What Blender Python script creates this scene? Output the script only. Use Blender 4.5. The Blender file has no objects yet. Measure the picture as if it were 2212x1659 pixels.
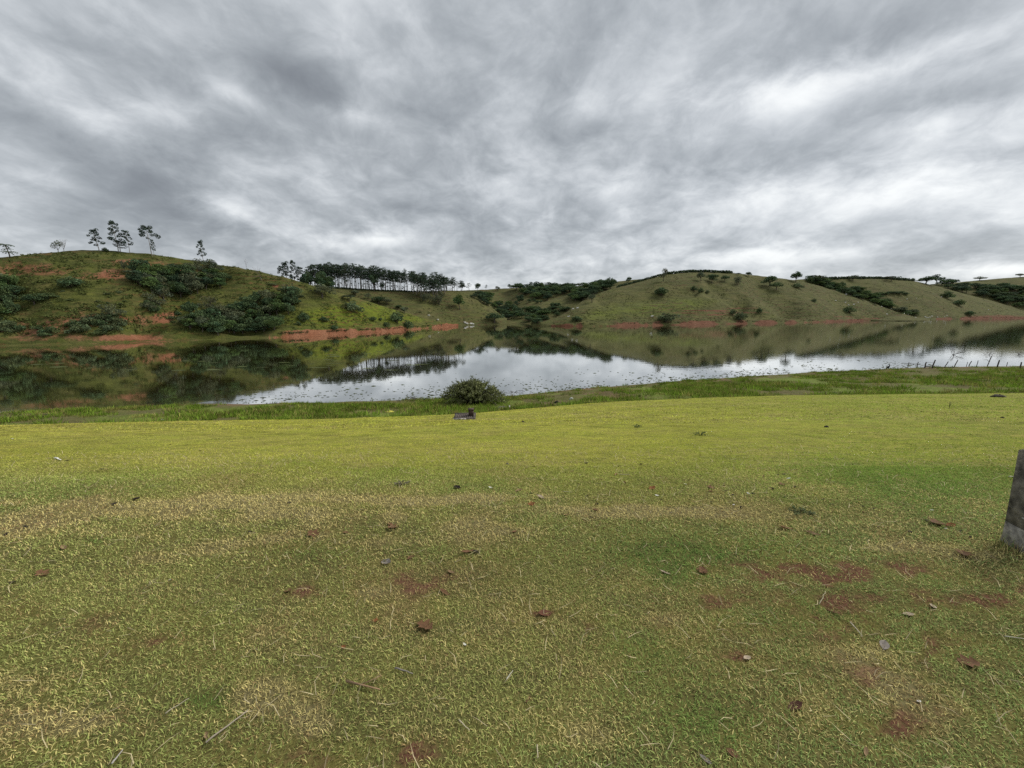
import bpy, math, random
import numpy as np
from mathutils import Vector, Matrix, Euler
from mathutils.bvhtree import BVHTree

random.seed(7)
rng = np.random.default_rng(7)
SC = bpy.context.scene
COL = SC.collection
PI = math.pi

# ------------------------------------------------------------------ camera, world, sun, exposure
CAM_H = 8.0
FP, CX, CY, HY = 830.0, 1106.0, 829.5, 673.0      # focal length, centre and horizon in a 2212 x 1659 frame
TH = math.atan((CY - HY) / FP)
CAM = Vector((0, 0, CAM_H))
FW = Vector((0, math.cos(TH), -math.sin(TH)))
UP = Vector((0, math.sin(TH), math.cos(TH)))

cam_data = bpy.data.cameras.new('camera')
cam = bpy.data.objects.new('camera', cam_data)
COL.objects.link(cam)
cam_data.sensor_width = 36.0
cam_data.lens = 36.0 * FP / 2212.0
cam_data.clip_start = 0.05
cam_data.clip_end = 6000
cam.location = CAM
cam.rotation_euler = (PI / 2 - TH, 0, 0)
SC.camera = cam


def ray(px, py):
    return Vector(((px - CX) / FP, 0, 0)) + FW + UP * ((CY - py) / FP)


def project(P):
    """world points (N,3) -> frame pixels"""
    d = P - np.array(CAM)
    z = d @ np.array(FW)
    z = np.where(np.abs(z) < 1e-3, 1e-3, z)
    return CX + FP * d[:, 0] / z, CY - FP * (d @ np.array(UP)) / z, z


SUN_AZ, SUN_EL = math.radians(68), math.radians(44)   # azimuth to the right of straight ahead
SC.view_settings.view_transform = 'Standard'
SC.view_settings.look = 'None'
SC.view_settings.exposure = 0.2
SC.view_settings.gamma = 1.0
SC.view_settings.use_curve_mapping = False

world = bpy.data.worlds.new('World')
SC.world = world
world.use_nodes = True
wt = world.node_tree
wt.nodes.clear()
W = wt.nodes
WL = wt.links


def wmath(op, a, b=None, c=None):
    n = W.new('ShaderNodeMath')
    n.operation = op
    for i, v in enumerate((a, b, c)):
        if v is None:
            continue
        if isinstance(v, (int, float)):
            n.inputs[i].default_value = v
        else:
            WL.new(v, n.inputs[i])
    return n.outputs[0]


def build_sky():
    tc = W.new('ShaderNodeTexCoord')
    sep = W.new('ShaderNodeSeparateXYZ')
    WL.new(tc.outputs['Generated'], sep.inputs[0])
    zc = wmath('ADD', wmath('MAXIMUM', sep.outputs[2], 0.0), 0.36)
    u = wmath('DIVIDE', sep.outputs[0], zc)
    v = wmath('DIVIDE', sep.outputs[1], zc)

    def uv(px, py):
        d = ray(px, py).normalized()
        z = max(d.z, 0) + 0.36
        return d.x / z, d.y / z

    def noise(su, sv, off, scale, detail, rough, dist=0.0):
        cmb = W.new('ShaderNodeCombineXYZ')
        WL.new(wmath('MULTIPLY', u, su), cmb.inputs[0])
        WL.new(wmath('MULTIPLY', v, sv), cmb.inputs[1])
        cmb.inputs[2].default_value = off
        n = W.new('ShaderNodeTexNoise')
        n.inputs['Scale'].default_value = scale
        n.inputs['Detail'].default_value = detail
        n.inputs['Roughness'].default_value = rough
        n.inputs['Distortion'].default_value = dist
        WL.new(cmb.outputs[0], n.inputs['Vector'])
        return n.outputs[0]
    big = noise(1.0, 0.95, 3.7, 1.5, 5, 0.5, 0.4)
    mid = noise(1.0, 0.85, 8.1, 3.6, 9, 0.58, 0.35)
    fine = noise(1.0, 1.0, 1.3, 10.0, 7, 0.6, 0.5)
    s = wmath('MULTIPLY', wmath('SUBTRACT', big, 0.5), 0.55)
    s = wmath('ADD', s, wmath('MULTIPLY', wmath('SUBTRACT', mid, 0.5), 0.98))
    s = wmath('ADD', s, wmath('MULTIPLY', wmath('SUBTRACT', fine, 0.5), 0.46))
    wob = wmath('MULTIPLY', wmath('SUBTRACT', mid, 0.5), 0.9)
    wob2 = wmath('MULTIPLY', wmath('SUBTRACT', fine, 0.5), 0.6)
    # the larger cloud banks that stand over the lake
    banks = [
        (540, 115, 735, 226, 36, -.19), (20, 30, 330, 190, 60, -.10), (0, 260, 500, 450, 55, -.15),
        (260, 410, 540, 545, 50, -.13), (900, 190, 1010, 460, 90, -.10), (980, 20, 1300, 110, 150, -.05),
        (1150, 275, 1300, 290, 30, -.08), (750, 462, 890, 452, 32, -.14), (1120, 450, 1260, 455, 35, -.10),
        (1750, 120, 2212, 20, 60, -.15), (1990, 205, 2230, 190, 40, -.13), (1430, 210, 1750, 70, 60, -.08),
        (1880, 565, 2230, 535, 26, -.18), (1500, 345, 2212, 330, 26, -.06), (0, 460, 330, 545, 50, -.07),
        (930, 560, 1250, 580, 26, -.09),
        (420, 165, 560, 235, 22, .16), (700, 235, 800, 265, 28, .16), (120, 220, 470, 345, 60, .10),
        (0, 355, 190, 420, 16, .10), (735, 520, 870, 518, 17, .22), (420, 405, 560, 480, 20, .13),
        (1270, 425, 1380, 395, 26, .13), (1620, 245, 1960, 125, 50, .17), (1600, 450, 2212, 425, 45, .14),
        (1560, 565, 1950, 548, 16, .14), (2080, 588, 2212, 580, 12, .16), (1880, 300, 2212, 290, 30, .10),
    ]
    for x0, y0, x1, y1, wpx, amp in banks:
        (u0, v0), (u1, v1) = uv(x0, y0), uv(x1, y1)
        cu, cv = (u0 + u1) / 2, (v0 + v1) / 2
        du, dv = u1 - u0, v1 - v0
        L = max(math.hypot(du, dv), 1e-4)
        ax, ay = du / L, dv / L
        nx, ny = -(y1 - y0), (x1 - x0)
        nl = math.hypot(nx, ny)
        ub, vb = uv((x0 + x1) / 2 + nx / nl * wpx, (y0 + y1) / 2 + ny / nl * wpx)
        b = max(abs(-(ub - cu) * ay + (vb - cv) * ax), 0.02)
        a = max(L * 0.62, 0.02)
        wa, wb = min(1, a * .8), min(1, b * 1.2)
        uu = wmath('SUBTRACT', wmath('ADD', u, wmath('MULTIPLY', wob, wa)), cu)
        vv = wmath('SUBTRACT', wmath('ADD', v, wmath('MULTIPLY', wob2, wb)), cv)
        p = wmath('DIVIDE', wmath('ADD', wmath('MULTIPLY', uu, ax), wmath('MULTIPLY', vv, ay)), a)
        q = wmath('DIVIDE', wmath('SUBTRACT', wmath('MULTIPLY', vv, ax), wmath('MULTIPLY', uu, ay)), b)
        r2 = wmath('ADD', wmath('MULTIPLY', p, p), wmath('MULTIPLY', q, q))
        g = wmath('MULTIPLY', wmath('EXPONENT', wmath('MULTIPLY', r2, -1.0)), amp * 1.7)
        s = wmath('ADD', s, g)
    # the cloud sheet is thinner towards the sun's side
    side = wmath('ADD', wmath('MULTIPLY', sep.outputs[0], 0.07), wmath('MULTIPLY', wmath('SUBTRACT', 0.30, sep.outputs[2]), 0.16))
    s = wmath('ADD', wmath('ADD', s, side), 0.565)
    ramp = W.new('ShaderNodeValToRGB')
    cr = ramp.color_ramp
    cr.interpolation = 'B_SPLINE'
    stops = [(0.0, (.19, .206, .228)), (0.25, (.265, .289, .314)), (0.45, (.375, .404, .430)),
             (0.62, (.515, .545, .575)), (0.8, (.70, .728, .75)), (1.0, (.90, .92, .92))]
    cr.elements[0].position, cr.elements[0].color = stops[0][0], (*stops[0][1], 1)
    cr.elements[1].position, cr.elements[1].color = stops[-1][0], (*stops[-1][1], 1)
    for p_, c_ in stops[1:-1]:
        e = cr.elements.new(p_)
        e.color = (*c_, 1)
    WL.new(s, ramp.inputs[0])
    sky = W.new('ShaderNodeTexSky')
    sky.sky_type = 'NISHITA'
    sky.sun_disc = False
    sky.sun_elevation = SUN_EL
    sky.sun_rotation = SUN_AZ
    bg1 = W.new('ShaderNodeBackground')
    WL.new(sky.outputs[0], bg1.inputs[0])
    bg1.inputs[1].default_value = 0.08
    bg2 = W.new('ShaderNodeBackground')
    WL.new(ramp.outputs[0], bg2.inputs[0])
    bg2.inputs[1].default_value = 1.0
    mx = W.new('ShaderNodeMixShader')
    mx.inputs[0].default_value = 0.94
    WL.new(bg1.outputs[0], mx.inputs[1])
    WL.new(bg2.outputs[0], mx.inputs[2])
    out = W.new('ShaderNodeOutputWorld')
    WL.new(mx.outputs[0], out.inputs[0])


build_sky()

sun_data = bpy.data.lights.new('sun', 'SUN')
sun_data.energy = 2.7
sun_data.angle = math.radians(22)
sun_data.color = (1.0, 0.95, 0.87)
sun = bpy.data.objects.new('sun', sun_data)
COL.objects.link(sun)
sd = Vector((math.sin(SUN_AZ) * math.cos(SUN_EL), math.cos(SUN_AZ) * math.cos(SUN_EL), math.sin(SUN_EL)))
sun.rotation_euler = (-sd).to_track_quat('-Z', 'Y').to_euler()
sun.location = (30, -20, 60)


# ------------------------------------------------------------------ noise and small helpers
def _hash(ix, iy, seed):
    h = (ix * 374761393 + iy * 668265263 + seed * 974634777) & 0xFFFFFFFF
    h = ((h ^ (h >> 13)) * 1274126177) & 0xFFFFFFFF
    h = h ^ (h >> 16)
    return (h & 0xFFFFFF) / float(0xFFFFFF)


def vnoise(x, y, seed=0):
    x = np.asarray(x, float)
    y = np.asarray(y, float)
    ix = np.floor(x).astype(np.int64)
    iy = np.floor(y).astype(np.int64)
    fx, fy = x - ix, y - iy
    fx = fx * fx * (3 - 2 * fx)
    fy = fy * fy * (3 - 2 * fy)
    a = _hash(ix, iy, seed)
    b = _hash(ix + 1, iy, seed)
    c = _hash(ix, iy + 1, seed)
    d = _hash(ix + 1, iy + 1, seed)
    return (a * (1 - fx) + b * fx) * (1 - fy) + (c * (1 - fx) + d * fx) * fy


def fbm(x, y, seed=0, oct=4, gain=0.5):
    s, a, t = 0.0, 1.0, 0.0
    for i in range(oct):
        s = s + a * vnoise(np.asarray(x) * 2 ** i + 17.3 * i, np.asarray(y) * 2 ** i - 9.1 * i, seed + i)
        t += a
        a *= gain
    return s / t


def smooth(a, b, x):
    t = np.clip((np.asarray(x) - a) / (b - a), 0, 1)
    return t * t * (3 - 2 * t)


def link(o, parent=None):
    COL.objects.link(o)
    if parent is not None:
        o.parent = parent
    return o


def tag(o, label, cat, group=None, kind=None):
    if label:
        o['label'] = label
    if cat:
        o['category'] = cat
    if group:
        o['group'] = group
    if kind:
        o['kind'] = kind
    return o


def np_mesh(name, V, F, mat=None, color=None, smooth_shade=False, attrs=None):
    """V (n,3), F (m,3|4) int arrays -> mesh; color (n,3) to the point attribute 'tint'"""
    me = bpy.data.meshes.new(name)
    V = np.asarray(V, np.float32)
    F = np.asarray(F, np.int32)
    k = F.shape[1]
    me.vertices.add(len(V))
    me.vertices.foreach_set('co', V.ravel())
    me.loops.add(F.size)
    me.loops.foreach_set('vertex_index', F.ravel())
    me.polygons.add(len(F))
    me.polygons.foreach_set('loop_start', np.arange(0, F.size, k, dtype=np.int32))
    if smooth_shade:
        me.polygons.foreach_set('use_smooth', np.ones(len(F), bool))
    if color is not None:
        a = me.attributes.new('tint', 'FLOAT_COLOR', 'POINT')
        c = np.ones((len(V), 4), np.float32)
        c[:, :3] = color
        a.data.foreach_set('color', c.ravel())
    for an, av in (attrs or {}).items():
        a = me.attributes.new(an, 'FLOAT', 'POINT')
        a.data.foreach_set('value', np.asarray(av, np.float32))
    me.update(calc_edges=True)
    if mat:
        me.materials.append(mat)
    return me


def obj(name, me, parent=None, loc=None):
    o = bpy.data.objects.new(name, me)
    if loc is not None:
        o.location = loc
    return link(o, parent)


class MB:
    """collects triangles / quads (as tris) with colours"""
    def __init__(self):
        self.V, self.F, self.C, self.n = [], [], [], 0

    def add(self, V, F, c=(1, 1, 1)):
        V = np.asarray(V, float)
        F = np.asarray(F, int)
        if F.shape[1] == 4:
            F = np.concatenate([F[:, [0, 1, 2]], F[:, [0, 2, 3]]])
        self.V.append(V)
        self.F.append(F + self.n)
        c = np.asarray(c, float)
        self.C.append(np.tile(c, (len(V), 1)) if c.ndim == 1 else c)
        self.n += len(V)
        return self

    def box(self, c, s, col=(1, 1, 1), rot=None, taper=1.0):
        sx, sy, sz = [k / 2 for k in s]
        V = np.array([(-sx, -sy, -sz), (sx, -sy, -sz), (sx, sy, -sz), (-sx, sy, -sz),
                      (-sx * taper, -sy * taper, sz), (sx * taper, -sy * taper, sz),
                      (sx * taper, sy * taper, sz), (-sx * taper, sy * taper, sz)])
        if rot is not None:
            V = V @ np.array(Euler(rot).to_matrix()).T
        V = V + np.array(c)
        F = [(0, 3, 2, 1), (4, 5, 6, 7), (0, 1, 5, 4), (1, 2, 6, 5), (2, 3, 7, 6), (3, 0, 4, 7)]
        return self.add(V, F, col)

    def tube(self, pts, rad, sides=5, col=(1, 1, 1)):
        pts = [Vector(p) for p in pts]
        n = len(pts)
        V, F = [], []
        for i, p in enumerate(pts):
            d = (pts[min(i + 1, n - 1)] - pts[max(i - 1, 0)])
            if d.length < 1e-6:
                d = Vector((0, 0, 1))
            d.normalize()
            a = d.cross(Vector((0.31, 0.95, 0.05)))
            if a.length < 1e-3:
                a = d.cross(Vector((1, 0, 0)))
            a.normalize()
            b = d.cross(a)
            for k in range(sides):
                t = 2 * PI * k / sides
                V.append(p + (a * math.cos(t) + b * math.sin(t)) * rad[i])
        for i in range(n - 1):
            for k in range(sides):
                k2 = (k + 1) % sides
                F.append((i * sides + k, i * sides + k2, (i + 1) * sides + k2, (i + 1) * sides + k))
        V.append(pts[0])
        V.append(pts[-1])
        FT = [(len(V) - 2, (k + 1) % sides, k, k) for k in range(sides)]
        FT += [(len(V) - 1, (n - 1) * sides + k, (n - 1) * sides + (k + 1) % sides, (n - 1) * sides + k) for k in range(sides)]
        V = np.array([tuple(v) for v in V])
        Fq = np.array(F)
        T = np.concatenate([Fq[:, [0, 1, 2]], Fq[:, [0, 2, 3]], np.array([(a, b, c) for a, b, c, _ in FT])])
        return self.add(V, T, col)

    def mesh(self, name, mat, sm=False):
        return np_mesh(name, np.concatenate(self.V), np.concatenate(self.F), mat, np.concatenate(self.C), sm)


# ------------------------------------------------------------------ materials
def new_mat(name):
    m = bpy.data.materials.new(name)
    m.use_nodes = True
    m.node_tree.nodes.clear()
    return m, m.node_tree.nodes, m.node_tree.links


def tint_mat(name, rough=0.9, trans=0.0, noise_scale=0.0, noise_amt=0.3, bump=0.0, mult=(1, 1, 1), spec=0.25):
    """colour from the 'tint' attribute, with grain; some translucency for leaves"""
    m, N, L = new_mat(name)
    at = N.new('ShaderNodeAttribute')
    at.attribute_name = 'tint'
    col = at.outputs['Color']
    mm = N.new('ShaderNodeMix')
    mm.data_type = 'RGBA'
    mm.blend_type = 'MULTIPLY'
    mm.inputs[0].default_value = 1.0
    L.new(col, mm.inputs[6])
    mm.inputs[7].default_value = (*mult, 1)
    col = mm.outputs[2]
    nz = None
    if noise_scale:
        tc = N.new('ShaderNodeTexCoord')
        nz = N.new('ShaderNodeTexNoise')
        nz.inputs['Scale'].default_value = noise_scale
        nz.inputs['Detail'].default_value = 6
        L.new(tc.outputs['Object'], nz.inputs['Vector'])
        mr = N.new('ShaderNodeMapRange')
        mr.inputs[1].default_value = 0.3
        mr.inputs[2].default_value = 0.7
        mr.inputs[3].default_value = 1 - noise_amt
        mr.inputs[4].default_value = 1 + noise_amt
        L.new(nz.outputs[0], mr.inputs[0])
        m2 = N.new('ShaderNodeMix')
        m2.data_type = 'RGBA'
        m2.blend_type = 'MULTIPLY'
        m2.inputs[0].default_value = 1.0
        L.new(col, m2.inputs[6])
        L.new(mr.outputs[0], m2.inputs[7])
        col = m2.outputs[2]
    out = N.new('ShaderNodeOutputMaterial')
    p = N.new('ShaderNodeBsdfPrincipled')
    p.inputs['Roughness'].default_value = rough
    p.inputs['Specular IOR Level'].default_value = spec
    L.new(col, p.inputs['Base Color'])
    if bump and nz:
        b = N.new('ShaderNodeBump')
        b.inputs['Strength'].default_value = bump
        b.inputs['Distance'].default_value = 0.02
        L.new(nz.outputs[0], b.inputs['Height'])
        L.new(b.outputs[0], p.inputs['Normal'])
    if trans:
        t = N.new('ShaderNodeBsdfTranslucent')
        L.new(col, t.inputs[0])
        mx = N.new('ShaderNodeMixShader')
        mx.inputs[0].default_value = trans
        L.new(p.outputs[0], mx.inputs[1])
        L.new(t.outputs[0], mx.inputs[2])
        L.new(mx.outputs[0], out.inputs[0])
    else:
        L.new(p.outputs[0], out.inputs[0])
    return m


M_BLADE = tint_mat('grass_blade', 0.9, 0.25, spec=0.04)
M_LEAF = tint_mat('tree_foliage', 0.8, 0.2, mult=(2.35, 2.4, 2.4), spec=0.1)
M_BARK = tint_mat('bark', 0.95, 0, 6.0, 0.3, 0.4)
M_WOOD = tint_mat('weathered_wood', 0.95, 0, 9.0, 0.35, 0.5)
M_DRYLEAF = tint_mat('dry_leaf', 0.8, 0.15, 40.0, 0.35, 0.3)
M_CONC = tint_mat('old_concrete', 0.95, 0, 16.0, 0.7, 1.0)
M_STONE = tint_mat('stone', 0.95, 0, 5.0, 0.35, 0.8)
M_HIDE = tint_mat('animal_hide', 0.9, 0, 3.0, 0.1)
M_METAL = tint_mat('wire_metal', 0.45, 0, 30.0, 0.2)
M_PAPER = tint_mat('litter_plastic', 0.6, 0.1)


def ground_mat(name, spec):
    """grass / soil ground: vertex masks 'soil', 'lush' broken up with noise. spec: dict of colours and scales"""
    m, N, L = new_mat(name)
    out = N.new('ShaderNodeOutputMaterial')
    p = N.new('ShaderNodeBsdfPrincipled')
    p.inputs['Roughness'].default_value = 1.0
    p.inputs['Specular IOR Level'].default_value = 0.1
    geo = N.new('ShaderNodeNewGeometry')

    def noise(scale, detail=6, rough=0.6, stretch=None, dist=0.0):
        n = N.new('ShaderNodeTexNoise')
        n.inputs['Scale'].default_value = scale
        n.inputs['Detail'].default_value = detail
        n.inputs['Roughness'].default_value = rough
        n.inputs['Distortion'].default_value = dist
        if stretch:
            mp = N.new('ShaderNodeMapping')
            mp.inputs['Scale'].default_value = stretch
            L.new(geo.outputs['Position'], mp.inputs[0])
            L.new(mp.outputs[0], n.inputs['Vector'])
        else:
            L.new(geo.outputs['Position'], n.inputs['Vector'])
        return n.outputs[0]

    def attr(nm):
        a = N.new('ShaderNodeAttribute')
        a.attribute_name = nm
        return a.outputs['Fac']

    def mth(op, a, b):
        n = N.new('ShaderNodeMath')
        n.operation = op
        for i, v in enumerate((a, b)):
            if isinstance(v, (int, float)):
                n.inputs[i].default_value = v
            else:
                L.new(v, n.inputs[i])
        return n.outputs[0]

    def rng_(x, a, b, c=0.0, d=1.0):
        n = N.new('ShaderNodeMapRange')
        n.inputs[1].default_value = a
        n.inputs[2].default_value = b
        n.inputs[3].default_value = c
        n.inputs[4].default_value = d
        L.new(x, n.inputs[0])
        return n.outputs[0]

    def mix(f, a, b, mode='MIX'):
        n = N.new('ShaderNodeMix')
        n.data_type = 'RGBA'
        n.blend_type = mode
        if isinstance(f, (int, float)):
            n.inputs[0].default_value = f
        else:
            L.new(f, n.inputs[0])
        for i, v in ((6, a), (7, b)):
            if isinstance(v, tuple):
                n.inputs[i].default_value = (*v, 1)
            else:
                L.new(v, n.inputs[i])
        return n.outputs[2]
    s = spec
    n_big = noise(s['big'], 5, 0.55)
    n_mid = noise(s['mid'], 6, 0.65)
    n_fine = noise(s['fine'], 5, 0.7)
    n_line = noise(s['fine'] * 0.55, 4, 0.6, stretch=(0.28, 0.6, 2.2))
    col = mix(rng_(n_big, 0.36, 0.64), s['grass'], s['grass2'])
    col = mix(rng_(n_mid, 0.42, 0.7), col, s['dry'])
    lush = rng_(mth('ADD', attr('lush'), mth('MULTIPLY', mth('SUBTRACT', n_mid, 0.5), 1.2)), 0.3, 0.75)
    col = mix(lush, col, s['lush'])
    tuft = rng_(mth('ADD', n_line, mth('MULTIPLY', n_fine, 0.35)), 0.58, 0.82)
    col = mix(mth('MULTIPLY', tuft, s.get('tuft_amt', 0.6)), col, s['dark'])
    if 'paths' in s:
        sepz = N.new('ShaderNodeSeparateXYZ')
        L.new(geo.outputs['Position'], sepz.inputs[0])
        zz = mth('ADD', mth('MULTIPLY', sepz.outputs[2], s['paths']), mth('MULTIPLY', n_mid, 3.2))
        ff = mth('ABSOLUTE', mth('SUBTRACT', mth('FRACT', zz, 0), 0.5), 0)
        ln = mth('MULTIPLY', rng_(ff, 0.05, 0.17, 1.0, 0.0), rng_(mth('ADD', n_big, mth('MULTIPLY', n_fine, .3)), 0.58, 0.75))
        col = mix(mth('MULTIPLY', ln, .75), col, mix(n_fine, s['dark'], s['soil']))
    soilm = rng_(mth('ADD', attr('soil'), mth('MULTIPLY', mth('SUBTRACT', mth('ADD', mth('MULTIPLY', n_mid, 0.6), mth('MULTIPLY', n_fine, 0.4)), 0.5), 2.0)), 0.38, 0.66)
    soilc = mix(rng_(n_mid, 0.35, 0.65), s['soil'], s['soil2'])
    soilc = mix(rng_(n_fine, 0.45, 0.75, 0, 0.5), soilc, (0.10, 0.045, 0.026))
    col = mix(soilm, col, soilc)
    if 'thatch_shade' in s:
        col = mix(rng_(mth('ADD', attr('straw'), mth('MULTIPLY', mth('SUBTRACT', n_fine, .5), .8)), .35, 1.0, 0, .7), col, (.40, .33, .17))
        col = mix(mth('MULTIPLY', attr('thatch_shade'), .70), col, mix(soilm, s['thatch_shade'], soilc))  # thatch near the viewer, darkened to paint shade between the blades
    g = N.new('ShaderNodeCombineColor')
    gv = rng_(n_fine, 0.25, 0.75, 0.72, 1.25)
    for i in range(3):
        L.new(gv, g.inputs[i])
    col = mix(1.0, col, g.outputs[0], 'MULTIPLY')
    L.new(col, p.inputs['Base Color'])
    b = N.new('ShaderNodeBump')
    b.inputs['Strength'].default_value = 1.0
    b.inputs['Distance'].default_value = s['bump']
    L.new(mth('ADD', n_fine, mth('MULTIPLY', n_line, 0.8)), b.inputs['Height'])
    L.new(b.outputs[0], p.inputs['Normal'])
    L.new(p.outputs[0], out.inputs[0])
    return m


M_HILL_NEAR = ground_mat('left_hill_pasture', dict(
    big=0.05, mid=0.22, fine=1.3, grass=(.105, .115, .026), grass2=(.078, .092, .024), dry=(.135, .12, .045),
    lush=(.135, .165, .020), dark=(.035, .048, .014), soil=(.225, .088, .046), soil2=(.30, .145, .084), bump=0.5, paths=.62))
M_HILL_FAR = ground_mat('right_hill_pasture', dict(
    big=0.03, mid=0.10, fine=0.7, grass=(.108, .112, .036), grass2=(.082, .092, .030), dry=(.135, .12, .052),
    lush=(.12, .14, .030), dark=(.05, .055, .025), soil=(.125, .054, .032), soil2=(.165, .082, .050), bump=0.6, tuft_amt=0.6, paths=.42))
M_LAWN = ground_mat('lawn_turf', dict(
    big=0.22, mid=1.3, fine=22.0, grass=(.29, .295, .045), grass2=(.26, .28, .04), dry=(.33, .29, .075),
    lush=(.17, .24, .035), dark=(.09, .10, .03), soil=(.115, .054, .032), soil2=(.15, .078, .048), bump=0.02, thatch_shade=(.080, .070, .034)))
M_SHORE = ground_mat('shore_turf', dict(
    big=0.25, mid=0.9, fine=7.0, grass=(.13, .14, .04), grass2=(.12, .11, .045), dry=(.15, .115, .06),
    lush=(.15, .19, .038), dark=(.045, .055, .02), soil=(.15, .10, .055), soil2=(.18, .13, .075), bump=0.06, tuft_amt=.35))


def water_mat():
    m, N, L = new_mat('lake_water')
    out = N.new('ShaderNodeOutputMaterial')
    p = N.new('ShaderNodeBsdfGlossy')
    p.inputs['Color'].default_value = (.96, .97, .97, 1)
    p.inputs['Roughness'].default_value = 0.035
    body = N.new('ShaderNodeBsdfDiffuse')
    body.inputs['Color'].default_value = (.052, .046, .014, 1)
    lw = N.new('ShaderNodeLayerWeight')
    lw.inputs[0].default_value = 0.5
    fr = N.new('ShaderNodeMapRange')
    fr.inputs[1].default_value = 0.25
    fr.inputs[2].default_value = 0.92
    fr.inputs[3].default_value = 0.10
    fr.inputs[4].default_value = 0.94
    L.new(lw.outputs['Facing'], fr.inputs[0])
    mx = N.new('ShaderNodeMixShader')
    L.new(fr.outputs[0], mx.inputs[0])
    L.new(body.outputs[0], mx.inputs[1])
    L.new(p.outputs[0], mx.inputs[2])
    geo = N.new('ShaderNodeNewGeometry')
    mp = N.new('ShaderNodeMapping')
    mp.inputs['Scale'].default_value = (0.5, 1.0, 1.0)
    L.new(geo.outputs['Position'], mp.inputs[0])
    n1 = N.new('ShaderNodeTexNoise')
    n1.inputs['Scale'].default_value = 1.1
    n1.inputs['Detail'].default_value = 3
    L.new(mp.outputs[0], n1.inputs['Vector'])
    # a breeze roughens the open water towards the right
    sep = N.new('ShaderNodeSeparateXYZ')
    L.new(geo.outputs['Position'], sep.inputs[0])
    mr = N.new('ShaderNodeMapRange')
    mr.inputs[1].default_value = 5.0
    mr.inputs[2].default_value = 75.0
    mr.inputs[3].default_value = 0.010
    mr.inputs[4].default_value = 0.030
    L.new(sep.outputs[0], mr.inputs[0])
    b = N.new('ShaderNodeBump')
    b.inputs['Distance'].default_value = 0.25
    L.new(mr.outputs[0], b.inputs['Strength'])
    L.new(n1.outputs[0], b.inputs['Height'])
    L.new(b.outputs[0], p.inputs['Normal'])
    L.new(mx.outputs[0], out.inputs[0])
    return m


M_WATER = water_mat()


# ------------------------------------------------------------------ near ground: lawn and shore strip
def ray_at_z(px, py, z):
    d = ray(px, py)
    t = (z - CAM_H) / d.z
    return CAM + d * t


EDGE_PX = [(0, 922), (400, 912), (800, 904), (1000, 896), (1106, 886), (1300, 869), (1500, 860), (1700, 854), (2000, 851), (2212, 849)]
SHORE_PX = [(0, 893), (374, 875), (576, 870), (749, 867.5), (1000, 860), (1094, 855), (1210, 844), (1350, 832), (1498, 820),
            (1786, 802), (1901, 797), (2045, 792), (2212, 790.5)]
EZ = 1.55
_e = np.array([tuple(ray_at_z(a, b, EZ))[:2] for a, b in EDGE_PX])
_s = np.array([tuple(ray_at_z(a, b, 0.0))[:2] for a, b in SHORE_PX])


def extrap(arr, x):
    x = np.asarray(x, float)
    y = np.interp(x, arr[:, 0], arr[:, 1])
    lo = (arr[1, 1] - arr[0, 1]) / (arr[1, 0] - arr[0, 0])
    hi = (arr[-1, 1] - arr[-2, 1]) / (arr[-1, 0] - arr[-2, 0])
    y = np.where(x < arr[0, 0], arr[0, 1] + lo * (x - arr[0, 0]) * 0.5, y)
    y = np.where(x > arr[-1, 0], arr[-1, 1] + hi * (x - arr[-1, 0]) * 0.5, y)
    return y


def edgeY(x):
    # smoothed lawn edge
    return (extrap(_e, np.asarray(x) - 1.5) + extrap(_e, x) + extrap(_e, np.asarray(x) + 1.5)) / 3


def shoreY(x):
    x = np.asarray(x, float)
    base = (extrap(_s, x - 1.2) + extrap(_s, x) + extrap(_s, x + 1.2)) / 3
    return base + (fbm(x * 0.35, x * 0 + 3.3, 5, 4) - 0.5) * 1.3


def lawn_z(x, y):
    x = np.asarray(x, float)
    y = np.asarray(y, float)
    E = edgeY(x)
    y0 = 3.0 - 0.004 * x * x * np.exp(-np.abs(x) * 0.1)
    u = np.clip((y - y0) / np.maximum(E - y0, 1), 0, 1.2)
    z = 6.4 - (6.4 - EZ) * (0.86 * u + 0.14 * u * u)
    # soften the brow where the flat top turns into the slope
    k = 0.5
    soft = np.maximum(y - y0, 0)
    z = z + (0.21 * k) * (1 - np.exp(-soft / k)) * np.exp(-soft / 3.0)
    z = z + (fbm(x * 0.22, y * 0.22, 11, 3) - 0.5) * 0.22 * smooth(3.5, 8, y) * smooth(0, 3, E - y)
    z = z + (fbm(x * 0.9, y * 0.9, 13, 3) - 0.5) * 0.05
    return z


def shore_z(x, y):
    E, S = edgeY(x), shoreY(x)
    ze = lawn_z(x, E)
    d = np.asarray(y) - E
    w = np.maximum(S - E, 2.0)
    t = d / w
    drop = 0.30 * smooth(0.0, 0.8, d)
    z = (ze - drop) * (1 - np.clip(t, 0, 1)) ** 0.9
    z = np.where(t > 1, -(d - w) * 0.14, z)
    lump = (fbm(np.asarray(x) * 0.55, np.asarray(y) * 0.55, 21, 3) - 0.5) * 0.42
    z = z + lump * smooth(0.05, 0.25, t) * smooth(1.0, 0.78, t)
    return np.maximum(z, -2.0)


def near_z(x, y):
    return np.where(np.asarray(y) <= edgeY(x), lawn_z(x, y), shore_z(x, y))


def ground_at(px, py):
    """march a camera ray onto the near ground"""
    d = ray(px, py)
    lo = 0.3
    t = lo
    prev = lo
    while t < 90:
        p = CAM + d * t
        if p.z <= float(near_z(p.x, p.y)):
            a, b = prev, t
            for _ in range(18):
                m = (a + b) / 2
                q = CAM + d * m
                if q.z <= float(near_z(q.x, q.y)):
                    b = m
                else:
                    a = m
            return CAM + d * b
        prev = t
        t *= 1.012
    return CAM + d * t


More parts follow.
